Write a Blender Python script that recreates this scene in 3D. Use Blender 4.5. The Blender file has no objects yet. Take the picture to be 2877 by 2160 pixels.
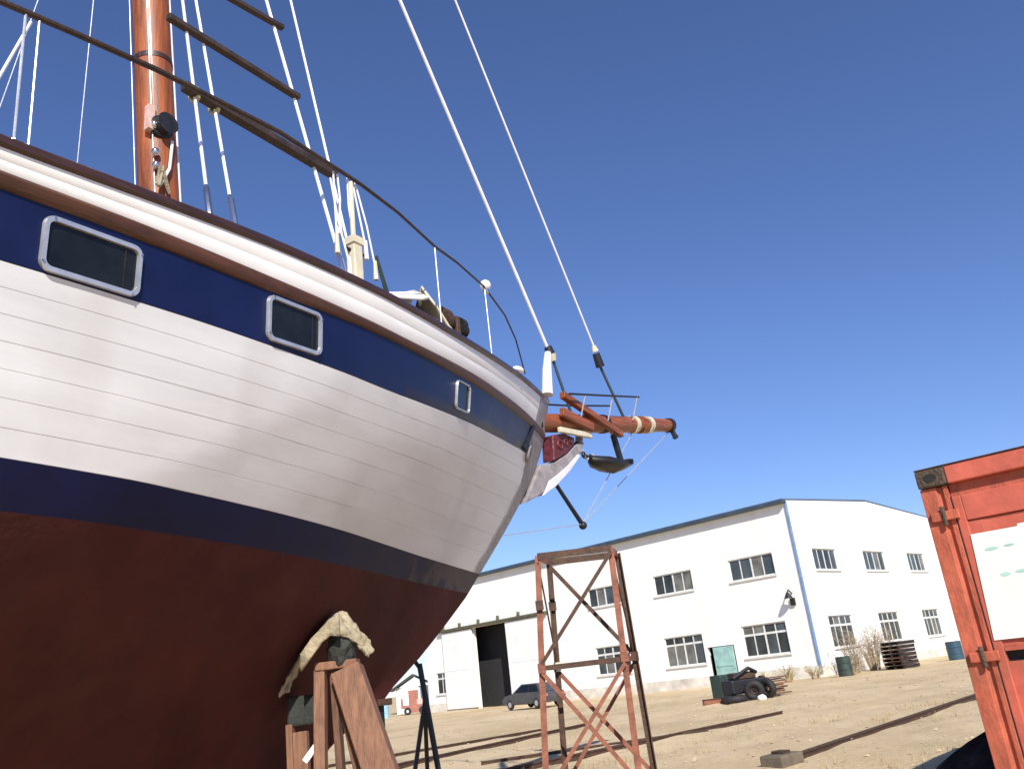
import bpy, bmesh, math, random
from mathutils import Vector, Matrix
random.seed(11)
R = math.radians
scn = bpy.context.scene
COL = scn.collection

# ---------------------------------------------------------------- camera, sky, sun, exposure
cd = bpy.data.cameras.new('camera'); cam = bpy.data.objects.new('camera', cd); COL.objects.link(cam)
cd.sensor_width = 36.0; cd.lens = 36.0 * 854.5 / 1024.0; cd.clip_end = 2000; cd.clip_start = 0.05
PITCH, ROLL = R(19.056), R(6.671)
fw = Vector((0, math.cos(PITCH), math.sin(PITCH))); u0 = Vector((0, -math.sin(PITCH), math.cos(PITCH))); r0 = Vector((1, 0, 0))
rt = r0 * math.cos(ROLL) - u0 * math.sin(ROLL); up = u0 * math.cos(ROLL) + r0 * math.sin(ROLL)
m = Matrix((rt, up, -fw)).transposed().to_4x4(); m.translation = Vector((0, 0, 1.6)); cam.matrix_world = m
scn.camera = cam

SUN_AZ = R(168)      # compass bearing of the sun, clockwise from +Y (behind the camera, a little to the right)
SUN_EL = R(36)
world = bpy.data.worlds.new('World'); scn.world = world; world.use_nodes = True
wn = world.node_tree.nodes; wlk = world.node_tree.links
sky = wn.new('ShaderNodeTexSky'); sky.sky_type = 'NISHITA'; sky.sun_disc = False
sky.sun_elevation = SUN_EL; sky.sun_rotation = SUN_AZ; sky.air_density = 1.0; sky.dust_density = 0.1; sky.ozone_density = 8.0
bg = wn['Background']; bg.inputs['Strength'].default_value = 0.106
wb = wn.new('ShaderNodeMixRGB'); wb.blend_type = 'MULTIPLY'; wb.inputs[0].default_value = 1.0; wb.inputs[2].default_value = (1.06, 0.94, 1.05, 1)   # uniform camera white balance
wlk.new(sky.outputs[0], wb.inputs[1]); wlk.new(wb.outputs[0], bg.inputs['Color'])
sl = bpy.data.lights.new('sun', 'SUN'); sun = bpy.data.objects.new('sun', sl); COL.objects.link(sun)
sl.energy = 4.6; sl.angle = R(0.5); sl.color = (1.0, 0.95, 0.87)
sd = Vector((math.sin(SUN_AZ) * math.cos(SUN_EL), math.cos(SUN_AZ) * math.cos(SUN_EL), math.sin(SUN_EL)))
sun.rotation_euler = sd.to_track_quat('Z', 'Y').to_euler()
scn.view_settings.view_transform = 'Standard'; scn.view_settings.look = 'None'
scn.view_settings.exposure = 0.38; scn.view_settings.gamma = 1.0; scn.view_settings.use_curve_mapping = False
scn.render.engine = 'CYCLES'

# ---------------------------------------------------------------- materials
MATS = {}
def mat(name, col, rough=0.6, metal=0.0, var=0.15, vscale=3.0, bump=0.0, bscale=40.0, col2=None, stain=0.0, stretch=None, coat=0.0, spec=0.5, sst=None, scol=(0.16, 0.10, 0.055), slo=0.52, shi=0.75, wave=0.0):
    if name in MATS: return MATS[name]
    m = bpy.data.materials.new(name); m.use_nodes = True; nt = m.node_tree; N = nt.nodes; L = nt.links
    b = N['Principled BSDF']; b.inputs['Roughness'].default_value = rough; b.inputs['Metallic'].default_value = metal
    b.inputs['Specular IOR Level'].default_value = spec
    if coat: b.inputs['Coat Weight'].default_value = coat; b.inputs['Coat Roughness'].default_value = 0.106
    tc = N.new('ShaderNodeTexCoord'); mp = N.new('ShaderNodeMapping'); L.new(tc.outputs['Object'], mp.inputs[0])
    if stretch: mp.inputs['Scale'].default_value = stretch
    n1 = N.new('ShaderNodeTexNoise'); n1.inputs['Scale'].default_value = vscale; n1.inputs['Detail'].default_value = 6; n1.inputs['Roughness'].default_value = 0.62
    L.new(mp.outputs[0], n1.inputs['Vector'])
    cr = N.new('ShaderNodeValToRGB'); c2 = col2 or tuple(c * (1 - var) for c in col); c1 = col if col2 else tuple(min(1, c * (1 + var * .6)) for c in col)
    cr.color_ramp.elements[0].position = 0.32; cr.color_ramp.elements[1].position = 0.68
    cr.color_ramp.elements[0].color = (*c2, 1); cr.color_ramp.elements[1].color = (*c1, 1)
    L.new(n1.outputs['Fac'], cr.inputs[0]); out = cr.outputs[0]
    if stain:
        n2 = N.new('ShaderNodeTexNoise'); n2.inputs['Scale'].default_value = vscale * 0.37; n2.inputs['Detail'].default_value = 8
        mp2 = N.new('ShaderNodeMapping'); mp2.inputs['Scale'].default_value = sst or (1, 1, 1); L.new(tc.outputs['Object'], mp2.inputs[0]); L.new(mp2.outputs[0], n2.inputs['Vector'])
        r2 = N.new('ShaderNodeValToRGB'); r2.color_ramp.elements[0].position = slo; r2.color_ramp.elements[1].position = shi
        r2.color_ramp.elements[0].color = (0, 0, 0, 1); r2.color_ramp.elements[1].color = (stain, stain, stain, 1)
        L.new(n2.outputs['Fac'], r2.inputs[0])
        mx = N.new('ShaderNodeMixRGB'); mx.inputs[2].default_value = (*scol, 1); L.new(r2.outputs[0], mx.inputs[0]); L.new(out, mx.inputs[1]); out = mx.outputs[0]
    L.new(out, b.inputs['Base Color'])
    n4 = N.new('ShaderNodeMapRange'); n4.inputs[3].default_value = max(0.03, rough - 0.1); n4.inputs[4].default_value = min(1, rough + 0.12)
    L.new(n1.outputs['Fac'], n4.inputs[0]); L.new(n4.outputs[0], b.inputs['Roughness'])
    if bump:
        n3 = N.new('ShaderNodeTexNoise'); n3.inputs['Scale'].default_value = bscale; n3.inputs['Detail'].default_value = 5
        L.new(mp.outputs[0], n3.inputs['Vector'])
        bp = N.new('ShaderNodeBump'); bp.inputs['Strength'].default_value = bump; bp.inputs['Distance'].default_value = 0.02
        L.new(n3.outputs['Fac'], bp.inputs['Height']); L.new(bp.outputs[0], b.inputs['Normal'])
        if wave:
            n5 = N.new('ShaderNodeTexNoise'); n5.inputs['Scale'].default_value = 1.7; n5.inputs['Detail'].default_value = 2; L.new(tc.outputs['Object'], n5.inputs['Vector'])
            b5 = N.new('ShaderNodeBump'); b5.inputs['Strength'].default_value = wave; b5.inputs['Distance'].default_value = 0.05; L.new(n5.outputs['Fac'], b5.inputs['Height']); L.new(b5.outputs[0], bp.inputs['Normal'])
    MATS[name] = m; return m

WHITE = mat('hull white paint', (0.70, 0.70, 0.69), 0.34, var=0.09, vscale=1.6, bump=0.05, bscale=7, stain=0.34, stretch=(0.5, 1, 2.5), sst=(2.2, 2.2, 0.5), scol=(0.38, 0.35, 0.31), slo=0.5, shi=0.75, wave=0.07)
BULW = mat('bulwark white paint', (0.87, 0.86, 0.82), 0.42, var=0.05, vscale=2, bump=0.04, bscale=14, stain=0.12)
BLUE = mat('navy paint', (0.004, 0.010, 0.060), 0.4, var=0.25, vscale=2.5, bump=0.04, bscale=6, spec=0.3)
BOOT = mat('boot stripe paint', (0.006, 0.008, 0.042), 0.5, var=0.3, vscale=2.2, bump=0.05, bscale=6, spec=0.2)
nt = BOOT.node_tree; b_ = nt.nodes['Principled BSDF']; src = b_.inputs['Base Color'].links[0].from_socket
tcn_ = nt.nodes.new('ShaderNodeTexCoord'); sx = nt.nodes.new('ShaderNodeSeparateXYZ'); nt.links.new(tcn_.outputs['Object'], sx.inputs[0])
mr = nt.nodes.new('ShaderNodeMapRange'); mr.inputs[1].default_value = -4.2; mr.inputs[2].default_value = -0.3; nt.links.new(sx.outputs[0], mr.inputs[0])
nz = nt.nodes.new('ShaderNodeTexNoise'); nz.inputs['Scale'].default_value = 4.5; nz.inputs['Detail'].default_value = 7; nt.links.new(tcn_.outputs['Object'], nz.inputs['Vector'])
ad = nt.nodes.new('ShaderNodeMath'); ad.operation = 'MULTIPLY'; nt.links.new(mr.outputs[0], ad.inputs[0]); nt.links.new(nz.outputs['Fac'], ad.inputs[1])
rp_ = nt.nodes.new('ShaderNodeValToRGB'); rp_.color_ramp.elements[0].position = 0.30; rp_.color_ramp.elements[1].position = 0.40; rp_.color_ramp.elements[0].color = (0, 0, 0, 1); rp_.color_ramp.elements[1].color = (.55, .55, .55, 1); nt.links.new(ad.outputs[0], rp_.inputs[0])
mx_ = nt.nodes.new('ShaderNodeMixRGB'); mx_.inputs[2].default_value = (0.105, 0.075, 0.058, 1); nt.links.new(rp_.outputs[0], mx_.inputs[0]); nt.links.new(src, mx_.inputs[1]); nt.links.new(mx_.outputs[0], b_.inputs['Base Color'])  # brown mottling forward: worn primer, with streaky reflections painted in
ANTI = mat('antifouling red', (0.066, 0.0155, 0.0135), 0.75, var=0.35, vscale=1.6, bump=0.3, bscale=26, stain=0.16, spec=0.2, sst=(3.5, 3.5, 1.6), scol=(0.12, 0.06, 0.047), slo=0.5, shi=0.75)
TEAK = mat('dark varnished rail', (0.052, 0.021, 0.013), 0.4, var=0.4, vscale=9, bump=0.2, stretch=(0.3, 3, 3), coat=0.3)
RUBW = mat('brown rubbing strake', (0.085, 0.031, 0.013), 0.5, var=0.4, vscale=7, bump=0.2, stretch=(0.3, 3, 3))
VARN = mat('orange varnished spar', (0.30, 0.082, 0.021), 0.48, var=0.55, vscale=3.2, bump=0.15, bscale=30, stretch=(6, 6, 0.5), coat=0.1)
VARNX = mat('orange varnished bowsprit', (0.27, 0.072, 0.022), 0.48, var=0.55, vscale=3.2, bump=0.15, bscale=30, stretch=(0.5, 6, 6), coat=0.1)
ROPE = mat('white rope', (0.74, 0.74, 0.77), 0.7, var=0.10, vscale=6)
WIRE = mat('galvanised wire', (0.55, 0.57, 0.62), 0.4, 0.5, var=0.2, vscale=20)
CHROME = mat('polished steel', (0.62, 0.62, 0.64), 0.18, 0.95, var=0.1)
SILVER = mat('satin window frame metal', (0.56, 0.57, 0.60), 0.32, 0.6, var=0.15, vscale=12)
BLACK = mat('black iron', (0.018, 0.018, 0.022), 0.5, 0.2, var=0.4, vscale=12, bump=0.2)
GLASS = mat('dark window glass', (0.012, 0.014, 0.016), 0.10, var=0.5, vscale=4, spec=0.3)
WGLASS = mat('dusty warehouse glass', (0.035, 0.042, 0.042), 0.16, var=0.6, vscale=1.2)
WGLASS2 = mat('sky reflecting warehouse glass', (0.06, 0.075, 0.08), 0.05, var=0.5, vscale=1.0)
WGLASS3 = mat('warehouse glass with pale blind behind', (0.16, 0.16, 0.14), 0.2, var=0.5, vscale=1.4)
CREAM = mat('cream painted wood', (0.62, 0.57, 0.42), 0.5, var=0.15, vscale=8)
MAROON = mat('maroon trailboard paint', (0.12, 0.02, 0.024), 0.45, var=0.5, vscale=14, bump=0.6, bscale=26)
BATT = mat('dark tarred batten', (0.045, 0.026, 0.018), 0.55, var=0.5, vscale=10, bump=0.3)
DECK = mat('weathered deck', (0.36, 0.27, 0.17), 0.7, var=0.25, vscale=6, bump=0.2)
STEMP = mat('worn stem paint with bow shade', (0.30, 0.27, 0.27), 0.5, var=0.3, vscale=7, bump=0.4, bscale=22, stain=0.35)  # worn grey, darkened further to paint in the shade of the bow
WALLM = mat('cream painted warehouse wall', (0.83, 0.825, 0.785), 0.75, var=0.05, vscale=0.8, bump=0.3, bscale=7, stain=0.16, sst=(5, 5, 0.5), scol=(0.45, 0.40, 0.30), slo=0.5, shi=0.8)
WALLR = mat('white painted gable wall', (0.78, 0.78, 0.76), 0.75, var=0.04, vscale=0.7, bump=0.3, bscale=7, stain=0.04)
PLINTH = mat('dirty plinth render', (0.68, 0.64, 0.55), 0.9, var=0.25, vscale=1.5, bump=0.4, bscale=8, stain=0.3)
ROOFM = mat('blue grey roof sheet', (0.12, 0.16, 0.22), 0.5, 0.2, var=0.2, vscale=1)
GUTT = mat('dark gutter', (0.055, 0.085, 0.115), 0.45, 0.2, var=0.3, vscale=2)
PIPEB = mat('blue corner trim', (0.16, 0.27, 0.48), 0.5, var=0.25, vscale=2)
FRAMEW = mat('white window frame', (0.68, 0.68, 0.64), 0.55, var=0.15, vscale=3)
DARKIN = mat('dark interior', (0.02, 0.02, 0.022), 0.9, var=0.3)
LEAFW = mat('white door leaf', (0.78, 0.79, 0.76), 0.6, var=0.06, vscale=1, bump=0.2, bscale=9)
TEAL = mat('pale teal door', (0.30, 0.50, 0.46), 0.6, var=0.25, vscale=3)
TRACKM = mat('olive door track', (0.10, 0.095, 0.05), 0.6, var=0.4, vscale=3)
CONT = mat('orange red container paint', (0.54, 0.118, 0.075), 0.6, var=0.2, vscale=5, bump=0.15, bscale=24, stain=0.55, sst=(3, 3, 1.0), scol=(0.26, 0.10, 0.055), slo=0.5, shi=0.72, wave=0.5)
CONTR = mat('rusty container post', (0.48, 0.115, 0.062), 0.62, var=0.35, vscale=7, bump=0.25, bscale=40, stain=0.55, stretch=(1.6, 1.6, 0.8))
CAST = mat('grimy corner casting', (0.105, 0.075, 0.052), 0.7, 0.2, var=0.5, vscale=22, bump=0.7, bscale=60)
GASK = mat('black rubber', (0.02, 0.018, 0.018), 0.7, var=0.4, vscale=9)
PAPER = mat('white notice sheet', (0.84, 0.83, 0.76), 0.6, var=0.04, vscale=4)
PRINT = mat('faded teal print', (0.40, 0.66, 0.58), 0.6, var=0.2, vscale=14)
PRINT2 = mat('brown print', (0.32, 0.22, 0.12), 0.6, var=0.3, vscale=14)
RUST = mat('rusty red steel', (0.33, 0.125, 0.075), 0.7, 0.1, var=0.45, vscale=9, bump=0.4, bscale=50, col2=(0.16, 0.058, 0.034))
RUSTD = mat('dark rust', (0.085, 0.045, 0.028), 0.7, 0.2, var=0.5, vscale=14, bump=0.4)
TIMB = mat('red brown timber', (0.29, 0.145, 0.085), 0.75, var=0.4, vscale=6, bump=0.5, bscale=22, col2=(0.15, 0.072, 0.042), stretch=(5, 5, 0.6))
TIMBD = mat('dark old timber', (0.15, 0.075, 0.045), 0.8, var=0.4, vscale=7, bump=0.5, stretch=(4, 4, 0.6))
SACK = mat('beige canvas sack', (0.37, 0.31, 0.205), 0.9, var=0.35, vscale=10, bump=0.9, bscale=34, stain=0.4)
PADM = mat('dark rubber pad', (0.03, 0.034, 0.028), 0.8, var=0.5, vscale=10, bump=0.5)
CONC = mat('rough concrete', (0.15, 0.12, 0.085), 0.9, var=0.3, vscale=5, bump=0.6, bscale=22)
TARPG = mat('grey tarpaulin', (0.11, 0.11, 0.115), 0.6, var=0.4, vscale=2, bump=0.4)
TARPB = mat('black tarpaulin', (0.026, 0.023, 0.022), 0.9, var=0.6, vscale=7, bump=0.7, bscale=16, spec=0.1)
GREEN = mat('dark green paint', (0.03, 0.055, 0.042), 0.5, var=0.4, vscale=4, stain=0.3)
BLUEB = mat('blue plastic', (0.03, 0.075, 0.11), 0.5, var=0.2, vscale=4)
LBLUE = mat('light blue plastic', (0.30, 0.55, 0.72), 0.5, var=0.2, vscale=4)
REDP = mat('faded red paint', (0.36, 0.14, 0.10), 0.6, var=0.3, vscale=3)
TWIG = mat('dry twig', (0.36, 0.28, 0.18), 0.9, var=0.4, vscale=12)
STRAW = mat('dry straw', (0.44, 0.34, 0.17), 0.9, var=0.35, vscale=2)
STONE = mat('pale stone', (0.50, 0.40, 0.27), 0.9, var=0.4, vscale=8, bump=0.5)
BRASSY = mat('yellowed lashing', (0.50, 0.46, 0.22), 0.7, var=0.4, vscale=30)
PINKW = mat('weathered pale wood', (0.62, 0.42, 0.36), 0.6, var=0.3, vscale=15)
LAMPW = mat('white lamp plastic', (0.85, 0.85, 0.85), 0.3, var=0.02)

# ground: sandy dirt with paler tyre-worn patches and dry grass patches
g = bpy.data.materials.new('sandy yard dirt'); g.use_nodes = True; N = g.node_tree.nodes; L = g.node_tree.links; b = N['Principled BSDF']; b.inputs['Roughness'].default_value = 0.95; b.inputs['Specular IOR Level'].default_value = 0.15
tc = N.new('ShaderNodeTexCoord')
def gn(scale, det=8, st=(1, 1, 1), rot=0):
    mp = N.new('ShaderNodeMapping'); mp.inputs['Scale'].default_value = st; mp.inputs['Rotation'].default_value = (0, 0, rot); L.new(tc.outputs['Object'], mp.inputs[0])
    n = N.new('ShaderNodeTexNoise'); n.inputs['Scale'].default_value = scale; n.inputs['Detail'].default_value = det; n.inputs['Roughness'].default_value = 0.65; L.new(mp.outputs[0], n.inputs['Vector']); return n
def ramp(src, a, c, p0=0.35, p1=0.65):
    r = N.new('ShaderNodeValToRGB'); r.color_ramp.elements[0].position = p0; r.color_ramp.elements[1].position = p1; r.color_ramp.elements[0].color = (*a, 1); r.color_ramp.elements[1].color = (*c, 1); L.new(src.outputs['Fac'], r.inputs[0]); return r
na = gn(0.35, 8, (1, 0.35, 1), R(-42)); ca = ramp(na, (0.53, 0.395, 0.225), (0.68, 0.53, 0.33))
nb = gn(0.22, 9); cb = ramp(nb, (0, 0, 0), (0.75, 0.75, 0.75), 0.5, 0.66)
m1 = N.new('ShaderNodeMixRGB'); m1.inputs[2].default_value = (0.45, 0.35, 0.20, 1); L.new(cb.outputs[0], m1.inputs[0]); L.new(ca.outputs[0], m1.inputs[1])
nc = gn(5.5, 8); cc = ramp(nc, (0, 0, 0), (0.6, 0.6, 0.6), 0.56, 0.7)
m2 = N.new('ShaderNodeMixRGB'); m2.inputs[2].default_value = (0.27, 0.20, 0.115, 1); L.new(cc.outputs[0], m2.inputs[0]); L.new(m1.outputs[0], m2.inputs[1]); L.new(m2.outputs[0], b.inputs['Base Color'])
nd = gn(9, 9); bp = N.new('ShaderNodeBump'); bp.inputs['Strength'].default_value = 0.7; bp.inputs['Distance'].default_value = 0.06; L.new(nd.outputs['Fac'], bp.inputs['Height']); L.new(bp.outputs[0], b.inputs['Normal'])
DIRT = g

# ---------------------------------------------------------------- helpers
class MB:
    def __init__(s): s.v = []; s.f = []
    def add(s, vs, fs):
        o = len(s.v); s.v += [tuple(v) for v in vs]; s.f += [tuple(i + o for i in f) for f in fs]; return s
    def box(s, x0, x1, y0, y1, z0, z1):
        return s.add([(x0,y0,z0),(x1,y0,z0),(x1,y1,z0),(x0,y1,z0),(x0,y0,z1),(x1,y0,z1),(x1,y1,z1),(x0,y1,z1)],
                     [(0,3,2,1),(4,5,6,7),(0,1,5,4),(1,2,6,5),(2,3,7,6),(3,0,4,7)])
    def beam(s, p, q, w, h, upv=(0, 0, 1), ch=0.0):
        p = Vector(p); q = Vector(q); d = (q - p).normalized(); a = d.cross(Vector(upv))
        if a.length < 1e-4: a = d.cross(Vector((1, 0, 0)))
        a.normalize(); c = a.cross(d)
        if ch <= 0: ring = [(-1,-1),(1,-1),(1,1),(-1,1)]; ring = [(x*w/2, y*h/2) for x, y in ring]
        else:
            W = w/2; H = h/2; ring = [(-W+ch,-H),(W-ch,-H),(W,-H+ch),(W,H-ch),(W-ch,H),(-W+ch,H),(-W,H-ch),(-W,-H+ch)]
        n = len(ring); vs = [p + a*x + c*y for x, y in ring] + [q + a*x + c*y for x, y in ring]
        fs = [(i, (i+1) % n, n+(i+1) % n, n+i) for i in range(n)] + [tuple(range(n-1, -1, -1)), tuple(range(n, 2*n))]
        return s.add(vs, fs)
    def tube(s, pts, r, n=8, cap=True):
        pts = [Vector(p) for p in pts]; rs = r if isinstance(r, (list, tuple)) else [r]*len(pts)
        vs = []; fs = []; pa = None
        for i, p in enumerate(pts):
            d = (pts[min(i+1, len(pts)-1)] - pts[max(i-1, 0)]).normalized()
            if pa is None:
                a = d.cross(Vector((0.13, 0.2, 1)));
                if a.length < 1e-3: a = d.cross(Vector((1, 0, 0)))
            else: a = pa - d * pa.dot(d)
            a.normalize(); pa = a; c = d.cross(a)
            vs += [p + (a*math.cos(2*math.pi*k/n) + c*math.sin(2*math.pi*k/n)) * rs[i] for k in range(n)]
        for i in range(len(pts)-1):
            fs += [(i*n+k, i*n+(k+1) % n, (i+1)*n+(k+1) % n, (i+1)*n+k) for k in range(n)]
        if cap: fs += [tuple(range(n-1, -1, -1)), tuple((len(pts)-1)*n+k for k in range(n))]
        return s.add(vs, fs)
    def grid(s, rows, closed=False):
        n = len(rows[0]); vs = [p for r in rows for p in r]; fs = []
        for i in range(len(rows)-1):
            for k in range(n if closed else n-1): fs.append((i*n+k, i*n+(k+1) % n, (i+1)*n+(k+1) % n, (i+1)*n+k))
        return s.add(vs, fs)
    def prism(s, poly, f0, f1):     # poly: 2D points, f0/f1 map a point to the two faces
        n = len(poly); vs = [f0(*p) for p in poly] + [f1(*p) for p in poly]
        return s.add(vs, [tuple(range(n)), tuple(range(2*n-1, n-1, -1))] + [(i, n+i, n+(i+1) % n, (i+1) % n) for i in range(n)])
    def torus(s, c, ax, R0, r, n=20, k=8):
        c = Vector(c); ax = Vector(ax).normalized(); a = ax.orthogonal().normalized(); b2 = ax.cross(a); rows = []
        for i in range(n):
            t = 2*math.pi*i/n; d = a*math.cos(t) + b2*math.sin(t)
            rows.append([c + d*(R0 + r*math.cos(2*math.pi*j/k)) + ax*(r*math.sin(2*math.pi*j/k)) for j in range(k)])
        rows.append(rows[0]); return s.grid(rows, True)
    def blob(s, c, rx, ry, rz, nu=12, nv=7, rough=0.0, seed=0, z0=-1.0):
        rnd = random.Random(seed); rows = []
        for j in range(nv+1):
            t = -math.pi/2 + math.pi*j/nv; row = []
            for i in range(nu):
                a = 2*math.pi*i/nu; k = 1 + rough*(rnd.random()*2-1)
                row.append((c[0]+rx*k*math.cos(t)*math.cos(a), c[1]+ry*k*math.cos(t)*math.sin(a), c[2]+rz*k*max(z0, math.sin(t))))
            rows.append(row)
        return s.grid(rows, True)
    def build(s, name, mtl, parent=None, smooth=False, bevel=0.0, off=None):
        me = bpy.data.meshes.new(name)
        vs = s.v if off is None else [(a-off[0], b2-off[1], c-off[2]) for a, b2, c in s.v]
        me.from_pydata(vs, [], s.f); me.validate(); bm = bmesh.new(); bm.from_mesh(me)
        bmesh.ops.recalc_face_normals(bm, faces=bm.faces); bm.to_mesh(me); bm.free()
        o = bpy.data.objects.new(name, me); COL.objects.link(o); me.materials.append(mtl)
        if smooth:
            for p in me.polygons: p.use_smooth = True
            if smooth != 'all':
                try: me.set_sharp_from_angle(angle=R(38 if smooth is True else smooth))
                except Exception: pass
        if bevel:
            md = o.modifiers.new('bevel', 'BEVEL'); md.width = bevel; md.segments = 2; md.limit_method = 'ANGLE'; md.angle_limit = R(40)
        if parent: o.parent = parent
        return o
def tag(o, label=None, cat=None, group=None, kind=None):
    for k, v in (('label', label), ('category', cat), ('group', group), ('kind', kind)):
        if v: o[k] = v
    return o
def empty(name, loc, rz, label, cat, group=None):
    e = bpy.data.objects.new(name, None); e.location = loc; e.rotation_euler = (0, 0, rz); e.empty_display_size = 0.3; COL.objects.link(e)
    return tag(e, label, cat, group)
def link_copy(o, parent, loc=None):
    c = o.copy(); COL.objects.link(c); c.parent = parent
    if loc is not None: c.location = loc
    return c
def interp(x, xs, ys):
    if x <= xs[0]: return ys[0]
    for i in range(len(xs)-1):
        if x <= xs[i+1]:
            return ys[i] + (ys[i+1]-ys[i]) * (x-xs[i]) / (xs[i+1]-xs[i])
    return ys[-1]
def pchip(x, xs, ys):   # smooth monotone-ish interpolation
    if x <= xs[0]: return ys[0]
    if x >= xs[-1]: return ys[-1]
    n = len(xs); i = max(k for k in range(n-1) if xs[k] <= x)
    def sl(k): return (ys[k+1]-ys[k])/(xs[k+1]-xs[k])
    def dm(k):
        if k == 0: return sl(0)
        if k == n-1: return sl(n-2)
        return 0.5*(sl(k-1)+sl(k))
    h = xs[i+1]-xs[i]; t = (x-xs[i])/h
    return (2*t**3-3*t**2+1)*ys[i] + (t**3-2*t**2+t)*h*dm(i) + (-2*t**3+3*t**2)*ys[i+1] + (t**3-t**2)*h*dm(i+1)

# ---------------------------------------------------------------- ground
def axis(a, b2, fine0, fine1, step, grow=1.35):
    xs = []; x = fine0
    while x <= fine1: xs.append(x); x += step
    st = step; x = xs[-1]
    while x < b2: st *= grow; x += st; xs.append(x)
    st = step; x = xs[0]
    while x > a: st *= grow; x -= st; xs.insert(0, x)
    return xs
from mathutils import noise as mn
def gz(x, y):
    d = 1.0 if y > 9 else max(0, (y-6)/3)
    f = min(1, max(0.0, 1.0 - (abs(x)-40)/40)) if abs(x) > 40 else 1
    rut = 0
    for off, amp in ((0.0, 0.05), (1.7, 0.05), (6.2, 0.035), (7.9, 0.035)):
        t = (x*0.75 - y*0.66) + 9.2 + off + 0.5*mn.noise(Vector((x*.12, y*.12, 4)))
        rut -= amp * math.exp(-(t/0.22)**2)
    return f*d*(0.06*mn.noise(Vector((x*.35, y*.35, 0))) + 0.03*mn.noise(Vector((x*1.4, y*1.4, 3))) + rut)
gx = axis(-700, 700, -14, 16, 0.33); gy = axis(-300, 900, 7, 46, 0.33)
tag(MB().grid([[(x, y, gz(x, y)) for x in gx] for y in gy]).build('ground', DIRT, None, smooth='all'), kind='structure')

# ---------------------------------------------------------------- warehouse
AZ = R(46.416)
wh = empty('warehouse', (14.82, 49.431, 0), AZ, 'long white two-storey warehouse with rows of dark windows behind the yard', 'building')
def wall_panel(u0, u1, z0, z1, ops, th):
    us = sorted(set([u0, u1] + [v for o in ops for v in o[:2]])); zs = sorted(set([z0, z1] + [v for o in ops for v in o[2:]]))
    cells = []
    for i in range(len(us)-1):
        for j in range(len(zs)-1):
            cu = (us[i]+us[i+1])/2; cz = (zs[j]+zs[j+1])/2
            if any(o[0] < cu < o[1] and o[2] < cz < o[3] for o in ops): continue
            cells.append((us[i], us[i+1], zs[j], zs[j+1]))
    V = []; F = []
    def quad(*p): F.append(tuple(range(len(V), len(V)+4))); V.extend(p)
    for a, b2, c, d in cells:
        quad((a,0,c),(b2,0,c),(b2,0,d),(a,0,d)); quad((a,th,c),(a,th,d),(b2,th,d),(b2,th,c))
    for a, b2, c, d in list(ops) + [(u0, u1, z0, z1)]:
        quad((a,0,c),(a,th,c),(b2,th,c),(b2,0,c)); quad((a,0,d),(b2,0,d),(b2,th,d),(a,th,d)); quad((a,0,c),(a,0,d),(a,th,d),(a,th,c)); quad((b2,0,c),(b2,th,c),(b2,th,d),(b2,0,d))
    return V, F
HE = 9.72
Lops = [(1.45,4.42,5.75,7.0),(7.12,10.05,5.72,6.95),(12.75,15.65,5.72,6.95),(1.5,4.36,1.42,3.16),(7.12,9.97,1.36,3.11),(12.8,15.65,1.36,3.11),(23.9,27.65,0.0,5.86),(30.5,32.5,1.3,2.9),(5.05,6.9,0.0,2.24)]
Rops = [(2.1,5.15,5.78,7.02),(8.95,12.2,5.78,7.02),(16.07,19.1,5.78,7.02),(2.25,5.3,1.4,3.16),(9.05,12.15,1.4,3.16),(16.17,19.15,1.4,3.16)]
WL, RL = 33.6, 22.6
V, F = wall_panel(0, WL, 0, HE, Lops, 0.28)
mb = MB(); mb.add([(y, x, z) for x, y, z in V], F); o = mb.build('long_wall', WALLM, wh)
V, F = wall_panel(0.28, RL, 0, HE, Rops, 0.28)
mb = MB(); mb.add(V, F); mb.build('end_wall', WALLR, wh)
mb = MB(); mb.prism([(0.0, HE), (RL, HE), (RL/2, HE+0.62)], lambda x, z: (x, 0.0, z), lambda x, z: (x, 0.28, z)); mb.build('gable', WALLR, wh)
MB().box(0.28, RL, WL-0.28, WL, 0, HE).build('back_wall', WALLM, wh)
MB().box(RL-0.28, RL, 0.28, WL-0.28, 0, HE).build('side_wall', WALLM, wh)
mb = MB(); mb.prism([(-0.25, HE+0.004), (RL/2, HE+0.66), (RL+0.25, HE+0.004), (RL+0.25, HE+0.10), (RL/2, HE+0.76), (-0.25, HE+0.10)], lambda x, z: (x, 0.02, z), lambda x, z: (x, WL+0.2, z)); mb.build('roof', ROOFM, wh)
MB().box(-0.42, -0.02, -0.12, WL+0.2, HE-0.17, HE+0.02).build('gutter', GUTT, wh, bevel=0.02)
MB().box(-0.10, 0.09, -0.10, -0.006, 0.2, HE-0.05).build('corner_trim', PIPEB, wh, bevel=0.015)
for y0, y1 in ((0.02, 5.0), (6.95, 23.85), (27.7, WL)): MB().box(-0.07, -0.004, y0, y1, 0, 0.62).build('plinth', PLINTH, wh)
MB().box(0.05, RL, -0.07, -0.004, 0, 0.55).build('plinth', PLINTH, wh)
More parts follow.
